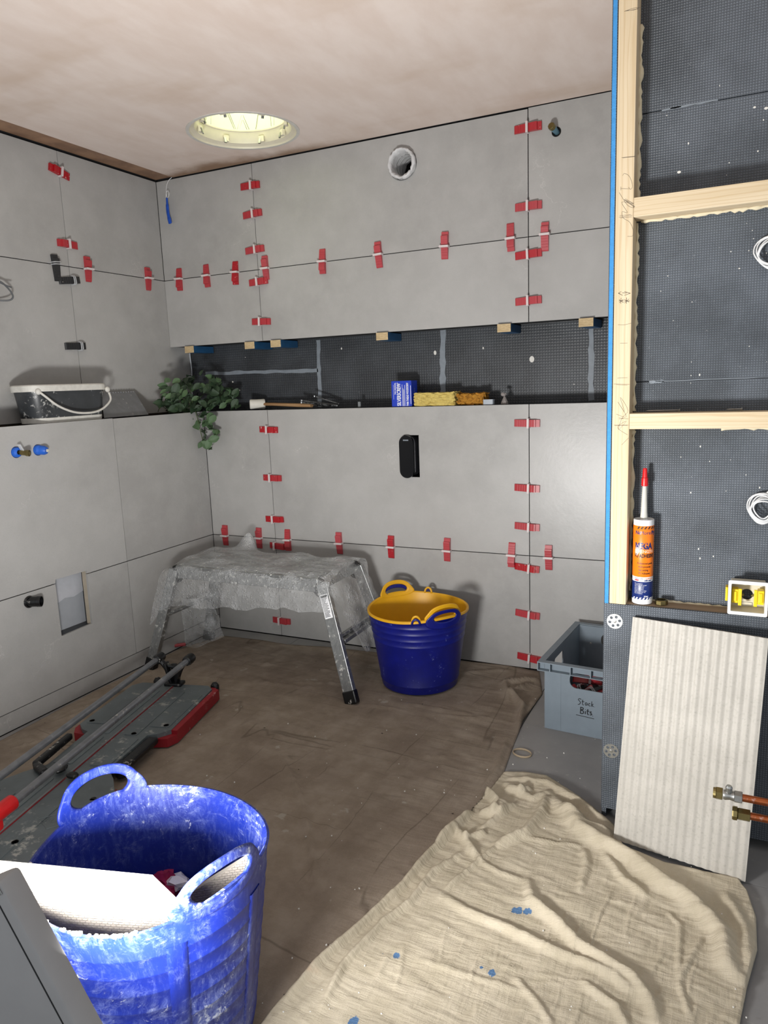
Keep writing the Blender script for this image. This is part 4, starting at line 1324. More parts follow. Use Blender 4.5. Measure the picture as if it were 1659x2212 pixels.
def handle(th0, hw, hh, H, Rt, Rb, rim, rad=.0085, off=0., n=33, ends=1.5, flat=.45, dip=.012):
    pts, rs, ups = [], [], []
    for k in range(n):
        s = -1+2*k/(n-1); th = th0+hw*math.sin(s*math.pi/2)*1.0
        z = rim(th)-dip+(hh+dip)*(max(0, 1-abs(s)**2.6))**.75
        r = cone(z, H, Rt, Rb)-.003+off
        pts.append(Vector((r*math.cos(th), r*math.sin(th), z))); rs.append(rad*(1+(ends-1)*abs(s)**6)); ups.append(Vector((math.cos(th), math.sin(th), 0)))
    return MB().tube(pts, rs, 12, False, (flat, 1), ups)


def ear(th0, a, b, A, B, H, Rt, Rb, rim, lift, thick=.0075, off=-.0055, depth=.05):
    """a handle as an ear of the wall itself: a plate with an oval hole, bent round the wall's cone"""
    nf, nw = 64, 7
    hz = rim(th0)+lift
    def ring(wq):
        out = []
        for k in range(nf):
            f = k*2*math.pi/nf; c, s_ = math.cos(f), math.sin(f)
            xi, zi = a*c, b*s_
            fl = 1+.42*max(0, .35-s_)**1.3
            xo = A*fl*(abs(c)**.9)*(1 if c > 0 else -1); zo = B*s_ if s_ > 0 else depth*s_
            out.append((xi+(xo-xi)*wq, hz+zi+(zo-zi)*wq))
        return out
    rows = []
    seq = [(0, 0.), (.10, -.30)]+[(q/nw, -.5) for q in range(1, nw)]+[(.94, -.36), (1., 0.), (.94, .36)]+[(q/nw, .5) for q in range(nw-1, 0, -1)]+[(.10, .30)]
    for wq, tk in seq:
        row = []
        for x, z in ring(wq):
            r = cone(z, H, Rt, Rb)+off+thick*.5+tk*thick
            th = th0+x/cone(hz, H, Rt, Rb)
            row.append((r*math.cos(th), r*math.sin(th), z))
        rows.append(row)
    P = [[rows[i % len(rows)][k] for i in range(len(rows)+1)] for k in range(nf)]
    mb = MB().grid(P, True)
    bmesh.ops.remove_doubles(mb.bm, verts=mb.bm.verts, dist=1e-6)
    return mb


def angd(a, b): return abs((a-b+math.pi) % (2*math.pi)-math.pi)


# big scuffed tub in front
BH, BT, BB = .372, .209, .160
bh1, bh2 = math.radians(160), math.radians(-14)
def brim(th): return BH-.010+.017*math.exp(-(angd(th, bh1)/.55)**2)+.017*math.exp(-(angd(th, bh2)/.55)**2)+.004*math.sin(3*th+1)
t = thing('rubble_tub', 'large blue flexible tub caked in plaster dust, in the foreground', 'tub', (1.542, -1.919, .005))
tub_shell(BH, BT, BB, brim, (.03, .065, .10, .135, .17, .205, .24, .275, .31), bh_=.0012).build('shell', TUBOLD, t, smooth=True)
for th in (bh1, bh2):
    ear(th, .058, .0255, .080, .0455, BH, BT, BB, brim, .016).build('handle', TUBOLD, t, smooth='all')
for th in (bh2-.40, bh2+.40, bh1-.40, bh1+.40):
    P = [[((cone(z, BH, BT, BB)+o)*math.cos(th+a), (cone(z, BH, BT, BB)+o)*math.sin(th+a), z) for z in [.02+.30*j/12 for j in range(13)]] for a, o in ((-.085, -.001), (-.075, .0018), (-.03, .0020), (.03, .0020), (.075, .0018), (.085, -.001))]
    MB().grid(P).build('rib_panel', TUBOLD, t, smooth='all')
mb = MB(); r3 = random.Random(8)
for k in range(90):
    th = math.radians(r3.uniform(-150, -52)); h = brim(th); r = cone(h, BH, BT, BB)-.002
    mb.ball((r*math.cos(th), r*math.sin(th), h+r3.uniform(-.002, .001)), r3.choice((.0016, .0022, .003, .0034)), 1, .25, (1.5, 1.5, .8))
for thd, dz in ((-139, .0), (-128, -.010), (-112, -.014), (-116, .002)):
    th = math.radians(thd); h = brim(th)+dz; r = cone(h, BH, BT, BB)+.001
    mb.ball((r*math.cos(th), r*math.sin(th), h), .0065, 2, .15, (1, 1, 1.1))
tag(mb.build('plaster_lumps', PLASTERBIT, t, smooth='all'), None, None, None, 'stuff')

# contents of the big tub
TC = Vector((1.542, -1.919, 0))
mb = MB(); r3 = random.Random(4)
for k in range(150):
    a = r3.uniform(0, 6.28); r = .115*math.sqrt(r3.random())
    s = r3.uniform(.008, .024)
    R = Euler((r3.uniform(-.6, .6), r3.uniform(-.6, .6), r3.uniform(0, 3))).to_matrix()
    mb.box((TC.x+r*math.cos(a), TC.y+r*math.sin(a), .022+r3.uniform(0, .05)), (s*1.6, s, s*.5), R)
tag(mb.build('tile_rubble', plain('broken_tile_rubble', '#6e6a64', .8, var=.25), None), 'dark broken tile rubble at the bottom of the front tub', 'rubble', None, 'stuff')

# pale offcut leaning out over the front rim: outline in its own plane
A = at(325, 1899, 2, .412); B0 = at(0, 1868, 2, .428)
ux = (A-B0); Lx = ux.length; ux.normalize()
vz = Vector((-.02, .17, -1)); vz = (vz-ux*vz.dot(ux)).normalized()
nz = ux.cross(vz).normalized()
if nz.dot(CAM-A) < 0: nz = -nz
M = Matrix((ux, vz, nz)).transposed().to_4x4(); M.translation = A
Bc = at(386, 1968, 2, .355)
q = (Bc-A); ch = (q.dot(ux), q.dot(vz))
t = thing('tile_offcut', 'pale cut tile leaning out over the front rim of the blue tub, brightly lit', 'tile', A, None, 'tile offcuts in the front tub')
poly = [(0, 0), (ch[0], ch[1]), (ch[0]-.01, .19), (-.19, .19), (-.225, .035), (-Lx-.03, .03), (-Lx-.03, 0)]
M2 = M.copy(); M2.translation = (0, 0, 0)
MB().prism(poly, .0085, M2 @ Matrix.Translation((0, 0, -.0085))).build('slab', plain('pale_tile_edge', '#b4aea4', .7, var=.1), t)
MB().prism([(x*.996, max(.0006, y)) for x, y in poly], .0008, M2).build('ribbed_back', TILEBACK, t)

A = at(551, 1842, 2, .350); B0 = at(385, 1945, 2, .270)
ux = (A-B0).normalized(); vz = Vector((-.12, .06, -1)).normalized(); nz = ux.cross(vz).normalized()
if nz.dot(CAM-A) < 0: nz = -nz
M2 = Matrix((ux, vz, nz)).transposed().to_4x4()
t = thing('tile_offcut', 'dark ribbed tile offcut standing inside the front tub behind its right handle', 'tile', A, None, 'tile offcuts in the front tub')
LB_ = (A-B0).length
poly = [(0, 0), (-LB_, 0), (-LB_*.95, .19), (-.03, .22), (-.004, .05)]
MB().prism(poly, .0085, M2 @ Matrix.Translation((0, 0, -.0085))).build('slab', plain('grey_tile_edge', '#8f8a82', .7), t)
MB().prism([(x, y+.0006) for x, y in poly], .0008, M2).build('ribbed_back', TILEBACK, t)

# pink printed bag scrap
bm = bmesh.new(); bmesh.ops.create_icosphere(bm, subdivisions=3, radius=.045); r3 = random.Random(2)
for v in bm.verts:
    n = v.co.normalized(); k = 1+.35*math.sin(n.x*9+n.z*5)*math.sin(n.y*8+1)+r3.uniform(-.1, .1)
    v.co = Vector((v.co.x*k, v.co.y*k*.8, v.co.z*k*.75))
me = bpy.data.meshes.new('crumpled_bag'); bm.to_mesh(me); bm.free(); me.materials.append(MAGENTA)
t = bpy.data.objects.new('crumpled_bag', me); COL.objects.link(t)
p = at(358, 1915, 2, .17); t.location = p
tag(t, 'crumpled pink printed bag in the front tub', 'bag')
MB().ball((.035, .0, .02), .022, 2, .3, (1, .8, .7)).build('white_panel', PAPERW, t)

# yellow-lined navy tub
YH, YT, YB = .312, .194, .148
yh1, yh2 = math.radians(141), math.radians(-36)
def yrim(th): return YH-.006+.012*math.exp(-(angd(th, yh1)/.6)**2)+.012*math.exp(-(angd(th, yh2)/.6)**2)
def yrimb(th): return yrim(th)-.010
t = thing('rubble_tub', 'navy rubber tub with yellow lining and handles standing by the back wall', 'tub', (1.361, -.274, .005))
tub_shell(YH, YT, YB, yrimb, (.035, .2, .225, .25, .275), .004).build('shell', TUBBLUE, t, smooth=True)
P = []
for k in range(96):
    th = k*2*math.pi/96; h = yrim(th); row = []
    for r, z in ((cone(h, YH, YT, YB)+.0008, h-.011), (cone(h, YH, YT, YB)+.0035, h-.009), (cone(h, YH, YT, YB)+.0035, h-.002), (cone(h, YH, YT, YB)-.001, h), (cone(h, YH, YT, YB)-.0055, h-.004), (cone(.2, YH, YT, YB)-.0075, .2), (cone(.02, YH, YT, YB)-.0075, .03), (.1, .014), (.001, .014)):
        row.append((r*math.cos(th), r*math.sin(th), z))
    P.append(row)
MB().grid(P, True).build('lining', TUBYEL, t, smooth=True)
for th in (yh1, yh2):
    ear(th, .050, .021, .069, .038, YH, YT, YB, yrim, .010, .006, -.0062, .030).build('handle', TUBYEL, t, smooth='all')
    ear(th, .047, .016, .066, .030, YH, YT, YB, yrimb, .008, .006, .0012, .045).build('handle_backing', TUBBLUE, t, smooth='all')
for th in (math.radians(100), math.radians(-69)):
    for m, rm, of, nm in ((TUBYEL, yrim, -.002, 'lug'), (TUBBLUE, yrimb, .005, 'lug_backing')):
        pts = []
        for k in range(11):
            a = math.pi*k/10
            q = th+.075*math.cos(a); z = rm(th)-.004+.022*math.sin(a); r = cone(z, YH, YT, YB)+of
            pts.append((r*math.cos(q), r*math.sin(q), z))
        MB().tube(pts, .0042, 8).build(nm, m, t, smooth='all')

# ================================================================== work platform under bubble wrap
t = thing('work_platform', 'scuffed aluminium folding work platform standing in the left corner', 'platform', (.70, -.33, .005))
O = Vector((.70, -.33, .005))
def rel(*p): return Vector(p)-O
mb = MB()
for k in range(5):
    y = -.455+k*.056
    mb.ab(rel(.36, y, .432), rel(1.03, y+.050, .452), .003)
mb.build('deck', ALU, t)
for y in (-.470, -.185): MB().ab(rel(.35, y-.012, .395), rel(1.04, y+.012, .450), .003).build('side_rail', ALU, t)
for x in (.352, 1.038): MB().ab(rel(x-.010, -.470, .400), rel(x+.010, -.185, .448), .003).build('end_rail', ALU, t)
for x, sx, y, sy in ((.335, -1, -.47, -1), (1.055, 1, -.47, -1), (.335, -1, -.185, 1), (1.055, 1, -.185, 1)):
    top = Vector((x, y, .43)); ft = Vector((x+sx*(.135 if sx > 0 else .10), y+sy*(.072 if sy < 0 else .02), .045)); 
    d = (ft-top); R = d.to_track_quat('Z', 'X').to_matrix()
    xa = Vector((1, 0, 0)); zz = d.normalized(); yy = zz.cross(xa).normalized(); xa = yy.cross(zz); R = Matrix((xa, yy, zz)).transposed()
    lg = MB().box(rel(*((top+ft)/2)), (.046, .024, d.length), R, .002)
    for o_ in (-.013, 0, .013): lg.box(rel(*((top+ft)/2))+R @ Vector((o_, -.0125, 0)), (.004, .003, d.length*.98), R)
    L = lg.build('leg', ALU, t)
    e = ft+zz*.022
    MB().box(rel(*e), (.052, .030, .05), R, .004).build('foot', BLACKP, L)
    MB().ball(rel(*(top+Vector((-sx*.012, sy*.002, -.018)))), .040, 2, 0, (.85, .30, 1.0)).build('hinge', BLACKP, t, smooth='all')
    if sx > 0 and sy < 0:
        c = top+d*.20
        nrm = R @ Vector((0, -1, 0)); nrm = nrm if nrm.y < 0 else -nrm
        Rl = Matrix((R @ Vector((1, 0, 0)), -(R @ Vector((0, 0, 1))), nrm)).transposed()
        MS = frame(Rl, rel(*c)+nrm*.0145)
        o = MB().prism(rect(-.017, -.052, .017, .04), .0005, MS).build('label_sticker', PAPERW, t)
        ml = MB(); r3 = random.Random(6)
        for k in range(16):
            yq = .028-k*.0049; wq = r3.uniform(.5, 1)*.028
            ml.prism(rect(-.014, yq, -.014+wq, yq+.0022), .0003, MS @ Matrix.Translation((0, 0, .0006)))
        ml.prism(rect(-.015, .030, .015, .037), .0003, MS @ Matrix.Translation((0, 0, .0006)))
        ml.build('small_print', INK, o)
for x, xx in ((.29, .285), (1.10, 1.125)):
    MB().tube([rel(xx, -.50, .23), rel(xx, -.17, .23)], .009, 8).build('leg_brace', ALU, t)
# steps on the right-hand pair
MB().ab(rel(1.10, -.485, .205), rel(1.15, -.185, .222), .003).build('step', ALU, t)

# bubble wrap
mb = MB()
def wn(a, b, s=1.): return float(vnoise(np.array([a*s]), np.array([b*s]), 77)[0])
prof = [(-.165, .375), (-.17, .44), (-.185, .464), (-.26, .468), (-.34, .467), (-.42, .466), (-.462, .461), (-.490, .442), (-.505, .40), (-.512, .36), (-.518, .322)]
NP = 56; NU = 110
pp = resample([(a, b) for a, b in prof], NP)
P = []
for i in range(NU):
    u = i/(NU-1); row = []
    for j in range(NP):
        v = j/(NP-1); y, z = pp[j]
        x0 = .292-.085*max(0, v-.62)/.38; x1 = 1.095+.005*v
        x = x0+(x1-x0)*u
        drop = max(0, (.37-x)/.09); z -= .035*drop**1.6
        z += .020*wn(x+3, y+z+5, 14)+.012*wn(x+9, y*1.3+2, 30)
        if v > .74: 
            z += (.010*wn(u*9, 3., 1)+.040*u-.030)*(v-.74)/.26*1.5
            y += .030*wn(u*7+4, v*3, 1.6)*(v-.6)
        if v < .22: z += .07*math.exp(-((x-.50)/.035)**2)*(1 if v > .12 else .6); y += .03*math.exp(-((x-.50)/.04)**2)
        if .2 < v < .7 and (.36 < x < 1.04): z = max(z, .4545)
        row.append((x, y, z))
    P.append(row)
mb.grid(P)
P = []
for i in range(34):
    u = i/33; row = []
    for j in range(40):
        v = j/39
        y = -.50+.33*u; zt = .470-.03*abs(u-.5)**2*4; zb = (.11+.06*(1-u)) if u > .2 else .30-.65*u
        z = zt+(zb-zt)*v
        x = 1.045+.030*math.sin(min(1, v*5)*1.57)+.115*v+.026*wn(u*6, v*5+3, 1)+.012*wn(u*15, v*13, 1)
        row.append((x, y+.03*v*wn(u*4, v*3, 1.5), z))
    P.append(row)
mb.grid(P)
c00, c10 = at(386, 1296, 1, -.34), at(460, 1296, 1, -.34); c01, c11 = at(403, 1408, 1, -.30), at(478, 1378, 1, -.30)
P = []
for i in range(26):
    u = i/25; row = []
    for j in range(36):
        v = j/35
        q = c00.lerp(c10, u).lerp(c01.lerp(c11, u), v)
        q = q+Vector((.008*wn(u*5, v*8+2, 1), .05*wn(u*5+3, v*2, 1)+.012*wn(u*14, v*9, 1), 0)); q.z = max(q.z, .012)
        row.append(q)
    P.append(row)
mb.grid(P)
o = mb.build('bubble_wrap', WRAP, None, smooth='all', fix=False)
tag(o, 'clear bubble wrap draped over the aluminium work platform', 'bubble wrap')

# red tag with a white cord at the platform's left rear
p = at(372, 1398, 2, .012)
t = thing('cord_tag', 'red tag with a looped white cord on the floor behind the platform leg', 'cord', p)
MB().tube(spline([(.0, .0, .004), (-.05, -.03, .006), (-.065, -.06, .005), (-.03, -.055, .012), (.01, -.01, .008)], 6), .0022, 6).build('loop', OFFWHITE, t)
MB().box((.03, .02, .008), (.05, .018, .012), Matrix.Rotation(.7, 3, 'Z'), .003).build('tag', RED, t)

# ================================================================== grey crate
t = thing('storage_crate', 'grey plastic stacking crate marked Stack Bits, half behind the partition', 'crate', (1.905, -.482, .0005), math.radians(-4.5))
CWd, CDp, CHt = .40, .415, .240
k_ = .004
FR = frame(BACK, (0, 0, 0))
slot = rrect(.085, .160, .315, .213, .022, 5)
MB().prism([(0, 0), (CWd, 0), (CWd, CHt-.004), (0, CHt-.004)], k_, frame(BACK, (0, k_, 0)), [slot]).build('front_wall', CRATE, t)
MB().prism([(.0, 0), (CWd-.0, 0), (CWd, CHt-.004), (0, CHt-.004)], k_, frame(BACK, (0, CDp, 0)), [slot]).build('back_wall', CRATE, t)
for nm, x in (('side_wall', 0), ('side_wall', CWd-k_)):
    MB().prism([(k_, 0.), (CDp-k_, 0), (CDp-k_, CHt-.004), (k_, CHt-.004)], k_, frame(LEFTW, (x, 0, 0)), [rrect(.10, .160, .20, .210, .008, 4)] if x == 0 else []).build(nm, CRATE, t)
MB().ab((0.004, .004, .003), (CWd-.004, CDp-.004, .008)).build('base', CRATE, t)
MB().prism(rect(-.019, -.019, CWd+.019, CDp+.019), .003, Matrix.Translation((0, 0, CHt-.003)), [rect(.003, .003, CWd-.003, CDp-.003)]).build('rim', CRATE, t)
MB().prism(rect(-.019, -.019, CWd+.019, CDp+.019), .0025, Matrix.Translation((0, 0, CHt-.031)), [rect(-.001, -.001, CWd+.001, CDp+.001)]).build('rim', CRATE, t)
for x in (-.019, .022, .09, .156, .222, .29, .356):
    MB().ab((x, -.0188, CHt-.030), (x+.003, -.0005, CHt-.002)).build('rim_rib', CRATE, t)
for y in (.0, .1, .2, .3, .4):
    MB().ab((-.0188, y, CHt-.030), (-.0005, y+.003, CHt-.002)).build('rim_rib', CRATE, t)
MB().ab((.055, -.0012, .004), (.056, .0, CHt-.032)).build('mould_line', CRATE, t)
# hand lettering
def hand(strokes, ox, oz, s, r=.0011):
    mb = MB()
    for st in strokes:
        P = [Vector((ox+x*s, -.0006, oz+y*s)) for x, y in st]
        mb.tube(spline(P, 5) if len(P) > 2 else P, r, 6)
    return mb


stk = [[(.95, 1.75), (.5, 1.95), (.15, 1.6), (.5, 1.2), (.75, .85), (.45, .3), (.05, .25)], [(1.35, 1.75), (1.25, 1.0), (1.3, .4), (1.65, .35)], [(1.1, 1.25), (1.75, 1.25)],
       [(2.5, 1.0), (2.2, 1.1), (2.0, .7), (2.2, .35), (2.5, .7), (2.55, 1.0), (2.6, .4)], [(3.35, 1.0), (3.05, 1.05), (2.9, .65), (3.1, .35), (3.45, .42)], [(3.75, 1.75), (3.72, 1.0), (3.75, .3)], [(4.2, 1.1), (3.78, .75), (4.25, .35)], [(4.5, .32), (4.53, .36)]]
bts = [[(.35, 2.0), (.3, 1.1), (.25, .25)], [(.2, 1.95), (.85, 1.95), (1.0, 1.55), (.35, 1.2), (.95, 1.05), (1.1, .6), (.8, .25), (.25, .25)], [(1.6, 1.1), (1.55, .3)], [(1.63, 1.6), (1.65, 1.64)], [(2.25, 1.8), (2.15, 1.0), (2.2, .35), (2.5, .3)], [(1.95, 1.25), (2.6, 1.25)],
       [(3.25, 1.15), (2.95, 1.2), (2.85, .9), (3.2, .7), (3.25, .4), (2.8, .3)], [(3.55, .1), (3.58, .14)]]
hand(stk, .112, .104, .0122).build('handwriting', INK, t)
hand(bts, .118, .074, .0122, .0015).build('handwriting', INK, t)
MB().tube([(.107, -.0006, .069), (.135, -.0006, .068), (.166, -.0006, .0665)], .0010, 6).build('handwriting', INK, t)

# loose wedges in the crate
_r = random.Random(12)
Mc = t.matrix_basis.copy()
Mc = Matrix.Translation(Vector((1.905, -.482, .0))) @ Matrix.Rotation(math.radians(-4.5), 4, 'Z')
for k in range(34):
    x = _r.uniform(.07, .33); y = _r.uniform(.07, .34); z = .02+.095*(k/34)+_r.uniform(0, .03)
    if k > 20: y = _r.uniform(.06, .2)
    E_ = Euler((_r.uniform(-.9, .9), _r.uniform(-.9, .9), _r.uniform(0, 6.28))).to_matrix().to_4x4()
    pr_ = WK if k % 5 == 0 else WR
    dup(pr_, Mc @ Matrix.Translation((x, y, z)) @ E_, 'black wedge in the jumble of loose wedges inside the grey crate' if k % 5 == 0 else 'red wedge in the jumble of loose wedges inside the grey crate', 'loose black wedges in the crate' if k % 5 == 0 else 'loose red wedges in the crate')

# rubber band ring on the floor
c = at(1128, 1627, 2, .003)
pts = [(.030*math.cos(a), .024*math.sin(a), .0035) for a in [k*2*math.pi/40 for k in range(40)]]
o = MB().tube(pts, .0022, 8, True, (1.6, .8)).build('rubber_band', plain('tan_rubber', '#a6957c', .6), None, smooth='all'); o.location = (c.x, c.y, .0); o.rotation_euler = (0, 0, -.3)
tag(o, 'tan rubber ring lying on the bare floor in front of the crate', 'ring')

# ================================================================== tile cutter
t = thing('tile_cutter', 'long manual tile cutter with twin steel rails and red base lying along the left wall', 'tile cutter', (.53, -.735, .006), math.radians(13.95))
def outline(g):
    rt = [(.138, -.005), (.166, -.035), (.171, -.365), (.138, -.40), (.110, -.412), (.104, -.63), (.15, -.68), (.19, -.74), (.19, -1.30), (.10, -1.34)]
    lf = [(-x, y) for x, y in rt[::-1]]
    return [(x*(1+g/.17), y+(g if y > -.1 else 0)) for x, y in rt+lf]


MB().prism(outline(0)[::-1], .022, Matrix.Translation((0, 0, .026))).build('bed', CUTGREY, t)
rd = [(.125, .012), (.158, .012), (.187, -.02), (.191, -.365), (.172, -.40), (.125, -.408)]
base_poly = rd+[(.11, -.415), (-.11, -.415), (-.125, -.408)]+[(-x, y) for x, y in rd[:5][::-1]]
MB().prism(base_poly[::-1], .030, Matrix.Translation((0, 0, .003))).build('end_base', CUTRED, t)
MB().prism([(.170, -.02), (.191, -.03), (.192, -.365), (.171, -.365)][::-1], .013, Matrix.Translation((0, 0, .033))).build('end_base', CUTRED, t)
MB().prism([(.205, -.74), (.205, -1.30), (.17, -1.30), (.17, -.70)], .026, Matrix.Translation((0, 0, .003))).build('end_base', CUTRED, t)
# raised panels pressed into the bed, score line
for sx in (1, -1):
    for (xa, xb, ya, yb) in ((.028, .075, -.07, -.42), (.085, .155, -.09, -.355), (.03, .095, -.44, -.62), (.03, .08, -.70, -1.28), (.09, .175, -.79, -1.26)):
        MB().prism(rrect(min(sx*xa, sx*xb), yb, max(sx*xa, sx*xb), ya, .006, 3), .0022, Matrix.Translation((0, 0, .048))).build('bed_panel', CUTGREY, t)
MB().ab((-.0035, -1.32, .048), (.0035, -.03, .0512)).build('break_ridge', plain('polished_ridge', '#8b8e8f', .3, .7), t)
MB().ab((.004, -1.32, .048), (.0056, -.03, .0503)).build('score_line', CUTRED, t)
for x, y in ((.14, -.34), (.06, -.41), (.155, -.79), (.07, -1.0), (-.14, -.34), (-.155, -.79)):
    MB().lathe([(.0001, .0502), (.0075, .0502), (.009, .0512), (.010, .0495)], 16, Matrix.Translation((x, y, 0)), False, False).build('bolt_hole', BLACKP, t)
# maker's lozenge cast in the bed
for x, y in ((.115, -.90), (-.115, -.96)):
    MB().tube([(x-.05, y, .0505), (x, y+.038, .0505), (x+.05, y, .0505), (x, y-.038, .0505)], .0012, 5, True).build('cast_mark', CUTGREY, t)
    text_obj('cast_mark', 'RUBI', .028, CUTGREY, t, Matrix.Translation((x-.031, y-.010, .0500)), 0, 0, .0008)
# far bracket
tw = MB()
tw.ab((-.035, -.030, .046), (.035, .014, .060), .004)
tw.box((-.020, -.008, .095), (.012, .030, .085), Matrix.Rotation(-.25, 3, 'Y'), .003)
tw.box((.020, -.008, .095), (.012, .030, .085), Matrix.Rotation(.25, 3, 'Y'), .003)
tw.box((0, .0, .09), (.022, .012, .08), None, .003)
for s in (-1, 1):
    tw.tube(spline([(s*.016, -.006, .085), (s*.030, -.006, .115), (s*.048, -.006, .138), (s*.063, -.006, .148)], 5), .011, 8)
tw.tube(spline([(-.055, -.004, .140), (0, -.004, .118), (.055, -.004, .140)], 6), .008, 8)
tw.build('end_bracket', BLACKP, t, smooth=True)
MY = Matrix(((1, 0, 0), (0, 0, 1), (0, -1, 0)))
for s in (-1, 1):
    MB().lathe([(.012, -.016), (.018, -.014), (.0195, 0), (.0195, .022), (.017, .03), (.0125, .032)], 20, frame(Matrix(((1, 0, 0), (0, 0, -1), (0, 1, 0))), (s*.063, .010, .148))).build('rail_collar', BLACKP, t, smooth=True)
    MB().tube([(s*.063, -.0, .148), (s*.063, -1.33, .148)], .0112, 18).build('guide_rail', CHROME, t, smooth=True)
nb = MB()
nb.ab((-.06, -1.335, .046), (.06, -1.30, .06), .004)
for s in (-1, 1): nb.box((s*.05, -1.318, .10), (.02, .03, .10), None, .003)
nb.build('end_bracket', BLACKP, t)
# black swing arms
def arm(x0, y0, x1, y1, z=.03, wd=.035):
    a = Vector((x0, y0, z)); b = Vector((x1, y1, z)); q = b-a
    return MB().box((a+b)/2, (wd, q.length, .022), Matrix.Rotation(math.atan2(-q.x, q.y), 3, 'Z'), .006)


arm(.134, -.415, .128, -.60, .036).build('support_arm', BLACKP, t)
MB().lathe([(.02, .012), (.022, .02), (.022, .05), (.014, .056)], 18, Matrix.Translation((.128, -.60, 0))).build('pivot', BLACKP, t, smooth=True)
arm(-.135, -.47, -.125, -.66, .060, .022).build('support_arm', BLACKP, t)
arm(-.120, -.66, -.06, -.70, .060, .024).build('support_arm', BLACKP, t)
MB().ball((-.03, -.67, .062), .016, 2, 0, (1.2, 1.6, .6)).build('stop_gauge', BLACKP, t, smooth='all')
MB().ball((.030, -.70, .062), .014, 2, 0, (1.4, 1, .7)).build('stop_gauge', BLACKP, t, smooth='all')
for x, y in ((.135, .055), (-.12, .075)):
    MB().lathe([(.0145, 0), (.0165, .006), (.0165, .024), (.010, .034)], 14, Matrix.Translation((x, y, .0))).build('foot_knob', BLACKP, t, smooth=True)
# carriage with the red grip on the right rail
cg = MB()
cg.tube(spline([(.063, -.98, .150), (.063, -1.01, .151), (.063, -1.06, .152), (.063, -1.12, .154)], 4), [.012]+[.0205]*10+[.019, .014], 16)
cg.ab((.050, -1.12, .112), (.078, -1.035, .146), .006)
cg.build('slider_grip', REDBRIGHT, t, smooth=True)
MB().tube([(.066, -1.072, .128), (.082, -1.072, .128)], .006, 10).build('slider_axle', BLACKP, t)
MB().ab((-.075, -1.16, .125), (.075, -1.06, .142), .004).build('carriage', BLACKP, t)
MB().box((.068, -1.215, .066), (.10, .046, .026), Matrix.Rotation(.5, 3, 'Z'), .008).build('breaker_foot', plain('cast_steel_foot', '#8b9194', .35, .6, var=.15), t)
MB().ab((.03, -1.235, .075), (.05, -1.10, .125), .004).build('breaker_stem', BLACKP, t)

# ================================================================== at the partition
# ribbed tile leaning on the low board
BL = at(1325, 1812, 2, .014); BR = at(1610, 1905, 2, .008); TL = at(1348, 1330, 1, -.9475); TR = at(1642, 1361, 1, -.9475)
ex = (BR-BL).normalized(); ez = (TL-BL); hgt = ez.length; ez = (ez-ex*ez.dot(ex)).normalized(); ny = ex.cross(ez).normalized()
wdt = (BR-BL).length
M = Matrix((ex, ez, ny)).transposed().to_4x4()
t = thing('ribbed_tile', 'pale stone tile with lengthwise ribs leaning against the low grey board', 'tile', BL)
npz = 16; prof = []
for k in range(npz*10+1):
    x = wdt*k/(npz*10); prof.append((x, .0011-.0011*math.cos(2*math.pi*npz*x/wdt)))
prof += [(wdt, -.007), (0, -.007)]
mx = Matrix(((1, 0, 0, 0), (0, 0, 1, 0), (0, 1, 0, 0), (0, 0, 0, 1)))
mb = MB().prism([(x, y) for x, y in prof], hgt, M @ mx if True else M)
mb.build('slab', RIBT, t)

# copper tails with valves
for i, (px_, py_, x_end, lab) in enumerate(((1600, 1722.5, 0, 'copper pipe tail with an isolating valve, upper of the two at the right edge'), (1617, 1762, 0, 'copper pipe tail with a compression nut, lower of the two at the right edge'))):
    p = at(px_, py_, 1, -1.27)
    t = thing('copper_tail', lab, 'pipe', p, None, 'copper pipe tails')
    MX = Matrix(((0, 0, 1), (1, 0, 0), (0, 1, 0)))
    MB().lathe([(.0075, -.004), (.0075, .9)], 18, frame(MX, (0, 0, 0))).build('pipe', COPPER, t, smooth=True)
    def hx(x0, x1, r, m, nm): MB().lathe([(r*.9, x0), (r, x0+.001), (r, x1-.001), (r*.9, x1)], 6, frame(MX, (0, 0, 0)) @ Matrix.Rotation(.4, 4, 'Z')).build(nm, m, t)
    if i == 0:
        hx(-.012, .003, .0122, STEEL, 'nut')
        MB().lathe([(.0095, -.032), (.0105, -.028), (.0088, -.020), (.0105, -.012)], 16, frame(MX, (0, 0, 0))).build('valve_body', STEEL, t, smooth=True)
        MB().lathe([(.006, 0), (.0065, .012), (.005, .016)], 10, Matrix.Translation((-.022, -.002, .006))).build('screw_knob', STEEL, t)
        hx(-.046, -.033, .0128, BRASS, 'nut')
        MB().lathe([(.0105, -.051), (.0115, -.046)], 16, frame(MX, (0, 0, 0))).build('nut_lip', BRASS, t)
    else:
        hx(-.020, .003, .0125, BRASS, 'nut')
        MB().lathe([(.013, -.030), (.0142, -.028), (.0142, -.021), (.012, -.020)], 8, frame(MX, (0, 0, 0))).build('cap', BRASS, t)

